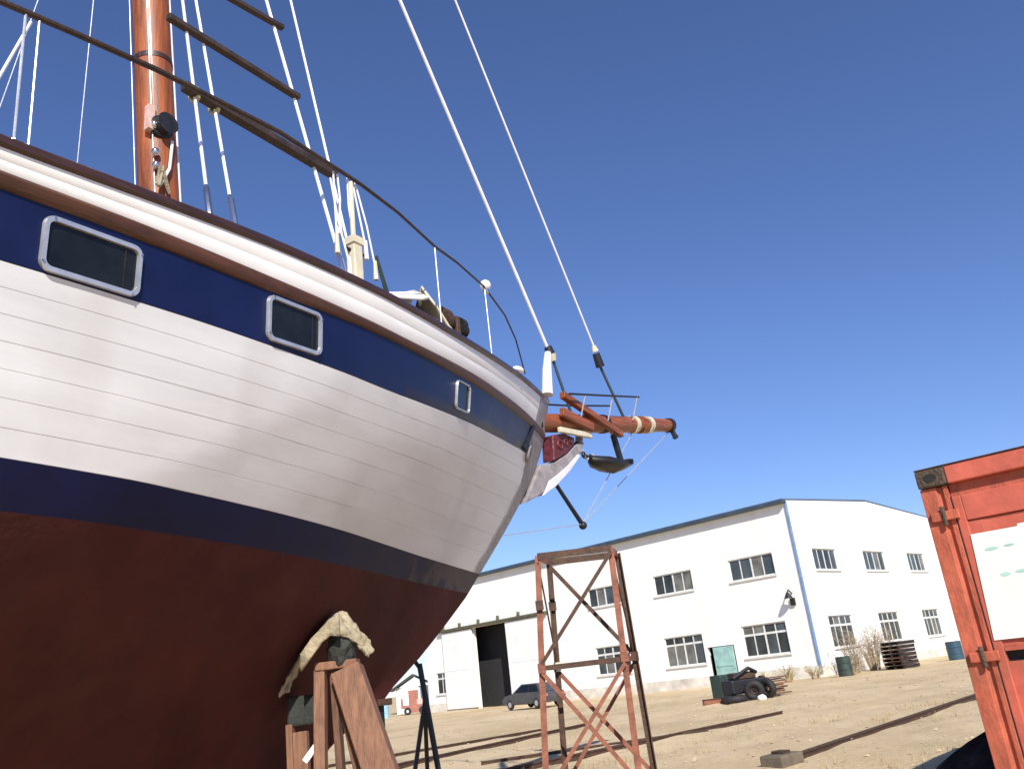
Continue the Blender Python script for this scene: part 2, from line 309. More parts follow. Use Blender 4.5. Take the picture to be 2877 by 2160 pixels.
def window(side, a, b2, c, d, cols, transom):
    P = (lambda u, w, z: (w, u, z)) if side == 'L' else (lambda u, w, z: (u, w, z))
    def bx(mb, u0, u1, w0, w1, z0, z1):
        p = P(u0, w0, z0); q = P(u1, w1, z1); mb.box(min(p[0], q[0]), max(p[0], q[0]), min(p[1], q[1]), max(p[1], q[1]), z0, z1)
    sill = MB(); bx(sill, a-0.08, b2+0.08, -0.09, 0.03, c-0.09, c-0.004); w = sill.build('window', FRAMEW, wh)
    fr = MB(); t = 0.07; w0, w1 = 0.09, 0.16
    bx(fr, a, b2, w0, w1, c, c+t); bx(fr, a, b2, w0, w1, d-t, d); bx(fr, a, a+t, w0, w1, c+t, d-t); bx(fr, b2-t, b2, w0, w1, c+t, d-t)
    step = (b2-a)/cols
    for i in range(1, cols):
        tt = 0.10 if (i == cols//2) else 0.06
        bx(fr, a+i*step-tt/2, a+i*step+tt/2, w0+.003, w1-.003, c+t, d-t)
    zs = [c+t, d-t]
    if transom: bx(fr, a+t, b2-t, w0+.006, w1-.006, transom-0.06, transom+0.06); zs = [c+t, transom, d-t]
    fr.build('frame', FRAMEW, w)
    for i in range(cols):
        for j in range(len(zs)-1):
            mb = MB(); bx(mb, a+i*step+0.02, a+(i+1)*step-0.02, 0.118, 0.128, zs[j], zs[j+1]); mb.build('pane', random.choice((WGLASS, WGLASS, WGLASS2, WGLASS2, WGLASS3)), w)
for i, o in enumerate(Lops[:3]): window('L', *o, 4, None)
for i, o in enumerate(Lops[3:6]): window('L', *o, 4, 2.62)
window('L', *Lops[7], 3, 2.45)
for o in Rops[:3]: window('R', *o, 4, None)
for o in Rops[3:]: window('R', *o, 4, 2.62)
# big sliding door on its overhead track, with leaves pushed to either side
mb = MB(); mb.box(-0.34, -0.02, 19.6, 31.6, 5.88, 6.08); tr = mb.build('door_track', TRACKM, wh, bevel=0.02)
for y in (20.2, 22.4, 24.6, 26.8, 29.0, 31.0): MB().box(-0.22, -0.006, y, y+0.1, 6.085, 6.4).build('bracket', TRACKM, tr)
for y0, y1 in ((20.1, 23.88), (27.66, 31.2)):
    lf = MB().box(-0.20, -0.10, y0, y1, 0.12, 5.8).build('door_leaf', LEAFW, wh, bevel=0.01)
    for zz in (2.9,): MB().box(-0.215, -0.203, y0+0.05, y1-0.05, zz, zz+0.12).build('rib', LEAFW, lf)
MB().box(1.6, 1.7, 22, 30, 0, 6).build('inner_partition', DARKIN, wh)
dl = MB().box(-0.12, -0.05, 5.08, 6.46, 0.08, 2.2).build('side_door', TEAL, wh, bevel=0.01)
MB().box(-0.15, -0.122, 5.2, 6.3, 1.1, 1.2).build('rail', TEAL, dl)
# wall lamp near the corner
lm = MB().tube([(-0.02, 0.72, 4.55), (-0.35, 0.72, 4.75), (-0.5, 0.72, 4.6)], 0.04, 6).build('wall_lamp', BLACK, wh)
MB().tube([(-0.5, 0.72, 4.62), (-0.5, 0.72, 4.3)], [0.06, 0.24], 12).build('shade', BLACK, lm)
MB().box(-0.14, -0.006, 0.6, 0.86, 3.9, 4.3).build('junction_box', BLACK, wh)

# ---------------------------------------------------------------- schooner
PSI = 33.0
bo = empty('schooner', (-0.656, 9.968, 0), R(90-PSI), 'white and navy wooden schooner with varnished mast propped up in the boatyard', 'boat')
STERN = -12.8
def Lc(s, b2, z): return (s, -b2, z)      # starboard offset is local -y
XW = [0,0.9,1.85,2.65,3.41,4.28,4.75,5.14,5.47,5.75,6.2,7.5,9.5]; BW = [0,0.345,.71,1.035,1.34,1.63,1.76,1.86,1.94,1.98,2.03,2.1,2.1]
def bwl(x): return max(0.0, pchip(x, XW, BW))
def brl(x):
    s = 2.06-x; return 2.4*(1-max(0, (s+8)/10.06)**2.2) if x > 0 else 0
STZ = [1.40,1.62,1.93,2.3,2.53,2.8,3.1,3.45,3.95,4.5,4.95,5.36]; STS = [-1.97,-1.65,-1.14,-.61,-.3,0,.34,.72,1.22,1.66,1.9,2.06]
def stem_s(z): return pchip(z, STZ, STS)
VK = [0, .5, .68, .75, .96, 1.0]
ZK = [([0,16],[2.8,2.8]),
      ([0,1.2,2.32,3.15,4.62,5.54,6.19,6.85,7.92,12,15.5],[4.36,4.22,4.08,3.98,3.82,3.76,3.735,3.715,3.67,3.58,3.66]),
      ([0,1.4,2.96,4.19,5.12,5.82,6.5,7.15,8.2,12,15.5],[4.66,4.53,4.37,4.25,4.18,4.12,4.06,4.03,3.985,3.84,3.92]),
      ([0,1.4,2.74,3.61,4.76,5.55,6.5,7.5,8.2,12,15.5],[4.79,4.65,4.50,4.41,4.29,4.23,4.17,4.12,4.08,3.94,4.02]),
      ([0,.81,2.2,3.13,4.24,5.23,6.65,8.5,12,15.5],[5.27,5.10,4.875,4.725,4.587,4.50,4.37,4.187,4.01,4.10]),
      ([0,.81,2.2,3.13,4.24,5.23,6.65,8.5,12,15.5],[5.34,5.17,4.942,4.795,4.657,4.568,4.44,4.252,4.075,4.165])]
def zv(v, x):
    for i in range(len(VK)-1):
        if v <= VK[i+1]+1e-9:
            t = (v-VK[i])/(VK[i+1]-VK[i]); return pchip(x, *ZK[i])*(1-t) + pchip(x, *ZK[i+1])*t
    return pchip(x, *ZK[-1])
def sternf(s): return 1 - 0.42*max(0, (-8-s)/4.8)**2
def hull(v, x, off=0.0):
    """v 0 (boot stripe top) .. 1 (rail); x metres aft of the stem along that line -> (s, b, z)"""
    s1 = stem_s(zv(v, 0)); s = s1 - x
    w_ = v if v <= .75 else .75 + .35*(v-.75)
    b2 = bwl(x) + (brl(x)-bwl(x))*w_
    return s, 0.035 + b2*sternf(s)*0.985 + off, zv(v, x)
NJ = 110
def xs_for(v):
    xm = stem_s(zv(v, 0)) - STERN
    return [xm*(j/NJ)**1.35 for j in range(NJ+1)]
def row(v, off, sgn):
    out = []
    for x in xs_for(v):
        o2 = off*(0.35+1.1*abs(mn.noise(Vector((x*1.1, v*37, sgn))))+.25) if off < 0 else off
        o2 += 0.0013*mn.noise(Vector((x*.9, v*9, 5+sgn))) if v < .5 else 0
        p = hull(v, x, o2); out.append((p[0], -sgn*p[1], p[2]))
    return out
def strip(name, rows, mtl, sides=(1, -1), bevel=0):
    for sg in sides:
        MB().grid([row(v, off, sg) for v, off in rows]).build(name, mtl, bo, smooth=9 if name == 'plank' else True)
# white topside planking, seven strakes a side with caulked grooves between
NP = 7
for i in range(NP):
    a = 0.5*i/NP; c = 0.5*(i+1)/NP; e = 0.0036
    strip('plank', [(a, -0.0045), (a+.0018, 0.0), (a+.008, 0.0), (a+.025, 0.0), ((a+c)/2, 0.0), (c-.025, 0.0), (c-.008, 0.0), (c-.0018, 0.0), (c, -0.0045)], WHITE)
strip('sheer_strake', [(.5, -0.008), (.503, 0.0), (.56, 0.002), (.62, 0.002), (.70, 0.0)], BLUE)
strip('rubbing_strake', [(.690, 0.0), (.692, 0.014), (.702, 0.024), (.735, 0.026), (.750, 0.012), (.754, 0.0)], RUBW)
for i, (a, c) in enumerate(((.75, .855), (.855, .962))):
    e = 0.006
    strip('bulwark_plank', [(a, -0.003), (a+e, 0.0), ((a+c)/2, 0.0), (c-e, 0.0), (c, -0.003)], BULW)
# cap rail, bulwark inner face, deck
def rail_pt(x, off, dz, sg): p = hull(1.0, x, off); return (p[0], -sg*max(0.02, p[1]), p[2]+dz)
for sg in (1, -1):
    X = xs_for(1.0); mb = MB()
    sec = [(0.0, -0.062), (0.016, -0.05), (0.016, -0.012), (0.004, 0.0), (-0.13, 0.0), (-0.145, -0.012), (-0.145, -0.07)]
    mb.grid([[rail_pt(x, o_, dz, sg) for o_, dz in sec] for x in X], True); mb.build('cap_rail', TEAK, bo, smooth=True)
    def ins(v, x): p = hull(v, x); return (p[0], -sg*max(0.01, p[1]-0.07), p[2])
    MB().grid([[ins(v, x) for x in xs_for(v)] for v in (.965, .85, .74)]).build('bulwark_lining', BULW, bo, smooth=True)
mb = MB(); X = xs_for(.745)
mb.grid([[(hull(.745, x)[0], -sg*max(.01, hull(.745, x)[1]-.06), hull(.745, x)[2]+(0 if sg else .05)) for x in X] for sg in (1, 0, -1)]); mb.build('deck', DECK, bo, smooth=True)
# stem face joining the two sides above the boot stripe
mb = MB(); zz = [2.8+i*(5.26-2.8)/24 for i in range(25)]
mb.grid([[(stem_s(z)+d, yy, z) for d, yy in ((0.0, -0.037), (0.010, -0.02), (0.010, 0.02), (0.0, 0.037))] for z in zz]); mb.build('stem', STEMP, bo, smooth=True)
# boot stripe and underwater body
LZ = [(2.8, 2.8, 1.0), (2.69, 2.69, .985), (2.58, 2.585, .962), (2.44, 2.44, .925), (2.3, 2.27, .86), (2.15, 2.05, .76), (2.0, 1.86, .635), (1.85, 1.64, .49), (1.7, 1.42, .345), (1.55, 1.20, .21), (1.46, 0.98, .125), (1.42, 0.74, .085), (1.40, 0.55, .075)]
def brow(k, sg):
    zt, zm, f = LZ[k]; s1 = stem_s(zt); xm = s1-STERN; out = []
    for j in range(NJ+1):
        x = xm*(j/NJ)**1.35; t = min(1, x/(3.2-.13*k)); t = t*t*(3-2*t)
        z = zt + (zm-zt)*t
        fb = f + (1-f)*0.25*math.exp(-x/1.2) if k > 2 else f
        b2 = max(0.035 if k < 9 else 0.07, 0.035 + bwl(x)*fb*sternf(s1-x)*.985); out.append((s1-x, -sg*b2, z))
    return out
for sg in (1, -1): MB().grid([brow(k, sg) for k in (0, 1, 2)]).build('boot_stripe', BOOT, bo, smooth=True)
for sg in (1, -1): MB().grid([brow(k, sg) for k in range(2, len(LZ))]).build('bottom', ANTI, bo, smooth='all')
mb = MB(); mb.grid([brow(len(LZ)-1, 1), brow(len(LZ)-1, -1)]); mb.build('keel_shoe', ANTI, bo)
mb = MB(); zl = [1.40,1.5,1.62,1.8,1.93,2.1,2.3,2.53,2.585]
mb.grid([[(stem_s(z)+d, yy, z) for d, yy in ((0.0, -0.038), (0.012, -0.02), (0.012, 0.02), (0.0, 0.038))] for z in zl]); mb.build('forefoot', ANTI, bo, smooth=True)
mb = MB(); zl = [2.58, 2.69, 2.8]
mb.grid([[(stem_s(z)+d, yy, z) for d, yy in ((0.0, -0.0375), (0.011, -0.02), (0.011, 0.02), (0.0, 0.0375))] for z in zl]); mb.build('stem_boot', BOOT, bo, smooth=True)
# transom
mb = MB(); ring = [row(v, 0, 1)[-1] for v in (1, .96, .75, .68, .5, .25, 0)] + [brow(k, 1)[-1] for k in range(1, len(LZ))]
ring2 = [(p[0], -p[1], p[2]) for p in ring]; mb.grid([ring, ring2]); mb.build('transom', WHITE, bo)

# hull windows: rounded silver frames round dark panes
def rrect(w, h, r, n=5):
    pts = []
    for cx, cy, a0 in ((w/2-r, h/2-r, 0), (-w/2+r, h/2-r, 90), (-w/2+r, -h/2+r, 180), (w/2-r, -h/2+r, 270)):
        for i in range(n+1): a = R(a0+90*i/n); pts.append((cx+r*math.cos(a), cy+r*math.sin(a)))
    return pts
def hull_window(sc, v, w, h, sg=1, fw_=0.028):
    s1 = stem_s(zv(v, 0)); x = s1-sc
    P = Vector(Lc(*hull(v, x))); A = Vector(Lc(*hull(v, x-0.2))); B = Vector(Lc(*hull(v, x+0.2))); C2 = Vector(Lc(*hull(v+.05, x+0.02)))
    if sg < 0:
        for q in (P, A, B, C2): q.y = -q.y
    T = (A-B).normalized(); U = (C2-P); U -= T*U.dot(T); U.normalize(); Nn = T.cross(U)
    if Nn.y*(-sg) < 0: Nn = -Nn
    def f(d): return lambda a, c: P + T*a + U*c + Nn*d
    o1 = rrect(w, h, 0.055); i1 = rrect(w-2*fw_, h-2*fw_, 0.035); n = len(o1)
    rows = [[f(-0.02)(*p) for p in o1], [f(0.014)(*p) for p in o1], [f(0.024)(*[c*0.985 for c in p]) for p in o1], [f(0.024)(*[c*1.015 for c in p]) for p in i1], [f(0.006)(*p) for p in i1], [f(-0.004)(*p) for p in i1]]
    mb = MB(); mb.grid([list(r) for r in rows], True); win = mb.build('window', SILVER, bo, smooth=True)
    mb = MB(); mb.prism(i1, f(0.006), f(0.001)); mb.build('pane', GLASS, win)
    mb = MB()
    mb.prism(rrect(0.012, (h-2*fw_)*.92, 0.004, 2), lambda a, c: f(0.010)(a+(w/2-fw_)*.72, c), lambda a, c: f(0.0065)(a+(w/2-fw_)*.72, c)); mb.build('glazing_bar', BLACK, win)
    for q in (0.08, 0.30, 0.55, 0.80):
        a, c = o1[int(q*n)]; c0 = f(0.026)(a*0.965, c*0.94); MB().tube([c0-Nn*0.004, c0+Nn*0.004], 0.007, 6).build('screw', CHROME, win)
for sg in (1, -1):
    hull_window(-5.93, .585, 0.54, 0.285, sg); hull_window(-4.49, .595, 0.52, 0.30, sg); hull_window(-1.95, .600, 0.36, 0.27, sg, 0.014)
    hull_window(-7.6, .585, 0.54, 0.285, sg)
# hawse pipe and stem head
def hp(v, x, off=0.0): return Vector(Lc(*hull(v, x, off)))
for sg in (1, -1):
    a = hp(.50, .74, 0.012); n_ = Vector((0.45, -0.8, -0.3)); 
    if sg < 0: a.y = -a.y; n_.y = -n_.y
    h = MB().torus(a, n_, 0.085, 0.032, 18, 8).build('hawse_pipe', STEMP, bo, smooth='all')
    MB().tube([a-n_*0.02, a+n_*0.012], 0.08, 16).build('hole', BLACK, h)
    a1 = hp(.71, 0.92, 0.012); a2 = hp(.51, 1.05, 0.012)
    if sg < 0: a1.y = -a1.y; a2.y = -a2.y
    MB().beam(a1, a2, 0.05, 0.06).build('chain_slot', BLACK, bo, bevel=0.01)
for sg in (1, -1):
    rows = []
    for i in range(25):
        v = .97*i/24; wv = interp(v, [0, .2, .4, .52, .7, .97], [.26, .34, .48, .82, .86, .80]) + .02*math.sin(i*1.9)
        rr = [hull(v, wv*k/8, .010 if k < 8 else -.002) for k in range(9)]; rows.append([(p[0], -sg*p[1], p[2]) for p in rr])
    mb = MB(); mb.grid(rows); ck = mb.build('worn_shade_strip', STEMP, bo, smooth=True)  # worn grey column above, shade of the stem band painted in below
    p = hull(.78, .38, .012); MB().blob((p[0], -sg*p[1], p[2]), .03, .012, .05).build('bolt_hole', BLACK, ck, smooth='all')
# clipper knee: cutwater in grey that paints in its shade, maroon trailboard above
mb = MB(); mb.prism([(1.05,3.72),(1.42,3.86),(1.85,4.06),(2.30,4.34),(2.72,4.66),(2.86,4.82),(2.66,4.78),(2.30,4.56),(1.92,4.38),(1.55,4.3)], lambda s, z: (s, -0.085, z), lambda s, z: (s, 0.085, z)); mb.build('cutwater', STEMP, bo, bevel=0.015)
mb = MB(); mb.prism([(1.52,3.875),(1.85,4.03),(2.30,4.31),(2.66,4.58),(2.60,4.60),(2.26,4.38),(1.95,4.21),(1.70,4.09)], lambda s, z: (s, -0.10, z), lambda s, z: (s, 0.10, z)); mb.build('sunlit_patch', WHITE, bo, bevel=0.01)  # white prism added to paint the sunlit patch on the stem front
mb = MB(); mb.prism([(1.90,4.40),(2.28,4.565),(2.54,4.745),(2.55,4.84),(2.28,4.86),(1.95,4.78)], lambda s, z: (s, -0.10, z), lambda s, z: (s, 0.10, z)); tbd = mb.build('trailboard', MAROON, bo, bevel=0.02)
for i, (s_, z_) in enumerate(((2.1, 4.66), (2.27, 4.72), (2.41, 4.77))): MB().torus((s_, -0.102, z_), (0, 1, 0), 0.06-0.012*i, 0.018, 12, 6).build('scroll', MAROON, tbd, smooth='all')
# bowsprit
def bs(t, b2=0.0, dz=0.0): return (1.7+4.68*t, -b2, 4.935+0.80*t+dz)
bsp = MB().tube([bs(t) for t in (0, .2, .4, .6, .8, .95, 1.0)], [.135, .14, .14, .135, .125, .12, .10], 20).build('bowsprit', VARNX, bo, smooth=True)
for t, mm_ in ((0.42, BLACK), (0.655, CREAM), (0.72, VARNX), (0.78, CREAM), (0.985, BLACK)):
    MB().tube([bs(t-0.012), bs(t+0.012)], 0.152 if t < .9 else 0.135, 20).build('iron_band', mm_, bsp, smooth=True)
MB().tube([bs(0.99, 0.06, -0.1), bs(1.0, 0.06, -0.26)], [0.03, 0.05], 8).build('shackle', BLACK, bsp)
MB().tube([bs(1.0, 0.0, -0.08), bs(1.03, 0.02, -0.24)], [0.035, 0.055], 8).build('shackle', BLACK, bsp)
MB().beam(Lc(2.25, .16, 5.42), Lc(3.95, .17, 5.10), 0.09, 0.10).build('cathead', VARNX, bo, bevel=0.01)
MB().beam(Lc(2.1, .20, 5.12), Lc(2.95, .20, 5.04), 0.07, 0.13).build('gammon_knee', VARNX, bo, bevel=0.01)
MB().beam(Lc(2.05, .15, 4.86), Lc(2.95, .15, 4.92), 0.06, 0.08).build('platform_bearer', CREAM, bo, bevel=0.01)
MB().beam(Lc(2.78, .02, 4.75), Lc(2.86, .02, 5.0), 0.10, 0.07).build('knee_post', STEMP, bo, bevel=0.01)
pr = MB().tube([Lc(2.25, .28, 5.40), Lc(3.2, .3, 5.57), Lc(4.6, .28, 5.84)], 0.016, 8).build('pulpit_rail', BLACK, bo, smooth=True)
for s_, z_ in ((2.7, 5.47), (3.6, 5.64), (4.5, 5.81)): MB().tube([Lc(s_, .15, z_-0.36), Lc(s_, .29, z_)], 0.012, 6).build('post', WIRE, pr)
pr = MB().tube([Lc(2.25, -.28, 5.40), Lc(3.2, -.3, 5.57), Lc(4.6, -.28, 5.84)], 0.016, 8).build('pulpit_rail', BLACK, bo, smooth=True)
ds = MB().tube([(1.93, 0, 4.18), (2.27, 0, 3.88), (2.6, 0, 3.59)], [.028, .030, .034], 10).build('dolphin_striker', BLACK, bo, smooth=True)
MB().blob((1.93, 0, 4.19), .055, .055, .055).build('ball_end', BLACK, ds, smooth='all'); MB().blob((2.615, 0, 3.575), .06, .06, .06).build('ball_end', BLACK, ds, smooth='all')
MB().tube([(2.6, 0, 3.59), bs(0.98, 0, -0.12)], 0.008, 5).build('martingale_stay', WIRE, bo)
MB().tube([(2.6, 0, 3.59), bs(0.65, 0, -0.13)], 0.008, 5).build('martingale_stay', WIRE, bo)
MB().tube([(0.55, -0.05, 3.28), (2.6, 0, 3.59)], 0.007, 5).build('bobstay', WIRE, bo)
# head stays with their fittings
def stay(name, p, q, r, mtl, sub):
    s_ = MB().tube([p, q], r, 8).build(name, mtl, bo, smooth=9 if name == 'plank' else True)
    for n_, m_, pts, rr in sub: MB().tube(pts, rr, 10).build(n_, m_, s_, smooth=True)
    return s_
stay('forestay', Lc(2.30, 0, 6.18), Lc(-4.0, 0, 16.4), 0.025, ROPE, [
    ('furling_drum', BLACK, [Lc(2.30, 0, 6.24), Lc(2.34, 0, 6.13)], [.055, .075]),
    ('furling_drum', CREAM, [Lc(2.35, 0, 6.12), Lc(2.38, 0, 6.02)], [.085, .06]),
    ('sleeve', ROPE, [Lc(2.22, .03, 6.1), Lc(2.10, .05, 5.8), Lc(2.02, .05, 5.4)], [.05, .07, .085]),
    ('tack_rod', GUTT, [Lc(2.40, 0, 6.04), Lc(2.72, 0, 5.28)], .022)])
stay('jibstay', Lc(3.84, 0, 6.55), Lc(-4.0, 0, 20.2), 0.016, ROPE, [
    ('furling_drum', CREAM, [Lc(3.78, 0, 6.64), Lc(3.82, 0, 6.55)], [.04, .06]),
    ('furling_drum', BLACK, [Lc(3.83, 0, 6.52), Lc(3.92, 0, 6.30)], [.06, .075]),
    ('tack_rod', GUTT, [Lc(3.92, 0, 6.3), Lc(4.50, 0, 5.52)], .024)])
# mast, raked a little aft
def ms(z, b2=0.0, ds_=0.0): return (-4.00-0.07*(z-3.9)+ds_, -b2, z)
mast = MB().tube([ms(z) for z in (3.7, 5.2, 8, 12, 16, 19.5)], [.175, .172, .165, .155, .135, .10], 24).build('mast', VARN, bo, smooth=True)
MB().tube([ms(7.32), ms(7.37)], .172, 24).build('mast_band', TEAK, mast, smooth=True)
w = MB().tube([ms(6.57, .13, -.05), ms(6.57, .17, -.05), ms(6.57, .18, -.05), ms(6.57, .23, -.05), ms(6.57, .26, -.05)], [.115, .11, .085, .08, .10], 18).build('winch', BLACK, mast, smooth=True)
MB().box(-4.37, -4.31, -.17, -.10, 6.5, 6.75).build('winch_pad', PINKW, mast)
for z in (6.15, 6.28, 6.55):
    MB().blob(ms(z, .17, -.13), .035, .035, .04).build('cleat', CHROME, mast, smooth=True)
MB().tube([ms(5.95, .21, -.12), ms(6.15, .20, -.02), ms(6.45, .19, .03)], .014, 6).build('rope', ROPE, mast)
MB().tube([ms(5.93, .21, -.16), ms(6.1, .23, -.14), ms(5.9, .22, -.05), ms(6.12, .22, -.1), ms(5.9, .24, -.16)], .018, 6).build('rope_coil', SACK, mast)
for b2, d_, r_, m_ in ((.10, .15, .010, ROPE), (.02, -.24, .004, WIRE), (.14, -.13, .005, WIRE), (.02, .19, .008, TEAK)):
    MB().tube([ms(5.2, b2, d_), ms(12, b2*.8, d_*.9), ms(18, b2*.5, d_*.6)], r_, 6).build('halyard', m_, mast)
# shrouds, ratline battens and their lanyards
def rz(s): return hull(1.0, 2.06-s)[2]
def rb(s): return hull(1.0, 2.06-s)[1] - 0.06
def shroud(s, head, r, m_=ROPE, deadeye=True):
    foot = Vector(Lc(s, rb(s), rz(s)-0.03)); hd = Vector(head)
    sh_ = MB().tube([foot, hd], r, 6).build('shroud', m_, bo, smooth=True)
    d = (hd-foot).normalized()
    if deadeye:
        MB().tube([foot+d*0.05, foot+d*0.09, foot+d*0.30, foot+d*0.34], [.012, .022, .022, .012], 8).build('turnbuckle', CHROME, sh_, smooth=True)
        MB().beam(foot-Vector((0,0,.08)), foot+d*0.06, 0.04, 0.012).build('chainplate', BLACK, sh_)
    return foot, hd
for sg in (1, -1):
    hz = (-4.55, -sg*0.12, 12.2)
    def fx(p): return (p[0], sg*p[1], p[2])
    F1 = {}
    for key, s_, hd, r_ in (('A', -5.20, (-4.52, -0.12, 11.6), .011), ('B', -5.00, (-4.52, -0.12, 11.6), .011), ('C', -3.92, (-4.6, -0.12, 13.8), .014), ('D', -3.78, (-3.85, -0.16, 13.8), .011)):
        if sg < 0 and key in 'BD': F1[key] = F1['A' if key == 'B' else 'C']; continue
        f_, h_ = shroud(s_, hd, r_ if sg > 0 else .006, ROPE if sg > 0 else WIRE, sg > 0)
        F1[key] = (f_, h_)
        if sg < 0:
            for ob in [o for o in bo.children if o.name.startswith('shroud')][-1:]:
                ob.scale = (1, -1, 1)
    def on(k, z): f_, h_ = F1[k]; t = (z-f_.z)/(h_.z-f_.z); p = f_+(h_-f_)*t; return Vector((p.x, sg*p.y, p.z))
    def batten(z1, k1, z2, k2, ext, w_, m_):
        a = on(k1, z1); c = on(k2, z2); d = (c-a).normalized()
        return MB().beam(a-d*ext[0]+Vector((0, -sg*.02, 0)), c+d*ext[1]+Vector((0, -sg*.02, 0)), w_, w_*.8).build('ratline_batten', m_, bo, bevel=0.006)
    bt = batten(5.52, 'A', 5.52, 'C', (0.10, 0.22), 0.07, BATT)
    for k, z_ in (('A', 5.52), ('B', 5.52)):
        p = on(k, z_); MB().torus(p, (1, 0, .25), .045, .016, 10, 6).build('lashing', BRASSY, bt)
    p = on('C', 5.53); MB().tube([p+Vector((-.06, -sg*.03, .03)), p+Vector((.16, -sg*.03, .03))], .028, 8).build('lashing', PINKW, bt)
    batten(6.22, 'A', 6.20, 'C', (0.16, 0.03), 0.055, BATT); batten(6.95, 'A', 6.98, 'C', (0.10, 0.08), 0.05, BATT)
    # lanyards and pinrail lines hanging below the sheer pole
    for i, (s0, z0_, s1_, z1_, o_) in enumerate(((-3.98, 5.38, -4.02, 4.75, .02), (-3.93, 5.38, -3.95, 4.95, -.03), (-3.80, 5.42, -3.80, 4.9, .0), (-3.74, 5.43, -3.66, 4.85, .03), (-3.70, 5.43, -3.55, 4.72, .04), (-4.02, 5.3, -3.90, 4.6, .05))):
        p0 = Vector((s0, -sg*(rb(s0)-.03), z0_)); p1 = Vector((s1_, -sg*(rb(s1_)+o_*.5), z1_)); mid = (p0+p1)/2+Vector((.02*math.sin(i*2.1), 0, 0))
        rp = MB().tube([p0, mid, p1], .008, 6).build('lanyard', ROPE, bo, smooth=True)
        MB().tube([p1+Vector((0, 0, .06)), p1-Vector((0, 0, .10))], [.014, .02], 8).build('block', ROPE if i % 2 else CREAM, rp, smooth=True)
    ps = Vector((-3.80, -sg*(rb(-3.80)), rz(-3.80)))
    pb = MB().box(ps.x-.045, ps.x+.045, ps.y-.045, ps.y+.045, ps.z-.02, ps.z+.33).build('belaying_post', CREAM, bo, bevel=0.01)
    MB().box(ps.x-.055, ps.x+.055, ps.y-.055, ps.y+.055, ps.z+.30, ps.z+.36).build('cap', CREAM, pb)
    MB().tube([ps+Vector((-.09, 0, .25)), ps+Vector((.09, 0, .25))], .015, 8).build('pin', BLACK, pb)
    MB().tube([ps+Vector((0, 0, .33)), ps+Vector((0, 0, .85))], .02, 8).build('stanchion_tube', CREAM, pb)
    # handrail on stanchions
    hr = [(-12, .80), (-9, .80), (-6.52, .79), (-6.1, .83), (-5.6, .87), (-4.6, .91), (-3.66, .90), (-3.1, .88), (-2.42, .82), (-1.9, .84), (-1.12, .83), (-.35, .70), (0.1, .5), (.43, .12)]
    MB().tube([(s_, -sg*(rb(s_)-.0), rz(s_)+h_) for s_, h_ in hr], [.018]*6+[.016, .014, .013, .012, .011, .010, .009, .008], 8).build('handrail', BATT, bo, smooth=True)
    for s_, h_ in ((-10, .8), (-8, .8), (-6.37, .81), (-2.42, .82), (-1.10, .80)):
        st = MB().tube([(s_, -sg*rb(s_), rz(s_)-.02), (s_, -sg*rb(s_), rz(s_)+h_)], .0075, 8).build('stanchion', WIRE, bo, smooth=True)
        MB().tube([(s_, -sg*rb(s_), rz(s_)), (s_, -sg*rb(s_), rz(s_)+.03)], .03, 10).build('foot', CHROME, st)
    MB().tube([(-6.30, -sg*rb(-6.30), rz(-6.30)), (-6.30, -sg*rb(-6.30), rz(-6.30)+.8)], .006, 6).build('stanchion', WIRE, bo)
    MB().tube([(-6.34, -sg*rb(-6.3), rz(-6.3)+.76), (-6.52, -sg*(rb(-6.5)-.02), rz(-6.5)+.15)], .008, 6).build('lanyard', ROPE, bo)
    p = Vector((-1.06, -sg*rb(-1.06), rz(-1.06)+.86))
    lamp = MB().blob(p, .062, .062, .062).build('deck_lamp', LAMPW, bo, smooth='all'); MB().tube([p-Vector((0, 0, .09)), p-Vector((0, 0, .04))], .035, 10).build('lamp_base', CHROME, lamp)
    MB().tube([(-3.36, -sg*rb(-3.36), rz(-3.36)), (-3.5, -sg*rb(-3.5), rz(-3.5)+.32)], [.02, .012], 6).build('pin', GREEN, bo)
MB().blob((-0.2+.0, -1.02, rz(-.2)+.03), .10, .05, .04).build('fairlead', LAMPW, bo, smooth='all')

def bw(s, b2, z):   # schooner coordinates to world
    a = R(90-PSI); x, y = s, -b2
    return Vector((-0.656+x*math.cos(a)-y*math.sin(a), 9.968+x*math.sin(a)+y*math.cos(a), z))
# things on the fore deck
e = empty('sail_bag', bw(-2.45, 1.18, rz(-2.4)+0.12), R(57), 'crumpled white sail cloth piled on the rail near the bow', 'sail cloth')
mb = MB(); mb.grid([[(-.55,-.30,.04),(-.3,-.33,.10),(0,-.33,.18),(.12,-.3,.24)],[(-.5,-.15,.10),(-.25,-.15,.20),(0.02,-.12,.30),(.14,-.1,.36)],[(-.45,.1,.02),(-.2,.1,.12),(0.05,.1,.2),(.2,.1,.2)]]); o = mb.build('fold', PAPER, e, smooth='all'); o.modifiers.new('t', 'SOLIDIFY').thickness = 0.02
mb = MB(); mb.grid([[(.10,-.30,.26),(.20,-.31,.18),(.30,-.33,.05),(.42,-.35,-.04)],[(.16,-.18,.38),(.26,-.18,.28),(.36,-.2,.12),(.48,-.22,.0)],[(.2,0,.2),(.3,0,.15),(.4,0,.05),(.5,0,-.1)]]); o = mb.build('fold', CREAM, e, smooth='all'); o.modifiers.new('t', 'SOLIDIFY').thickness = 0.02
MB().blob((-.1, .05, .0), .42, .25, .18, rough=.12, seed=3).build('bundle', TARPG, e, smooth='all')
e.scale = (1.25, 1.0, 1.25)
e = empty('windlass', bw(-1.75, 0.92, rz(-1.6)+0.17), R(57), 'dark iron anchor windlass on the fore deck beside the white sail cloth', 'windlass')
MB().tube([(-.28, -.30, .16), (.30, -.30, .12)], .07, 12).build('barrel', BLACK, e, smooth=True)
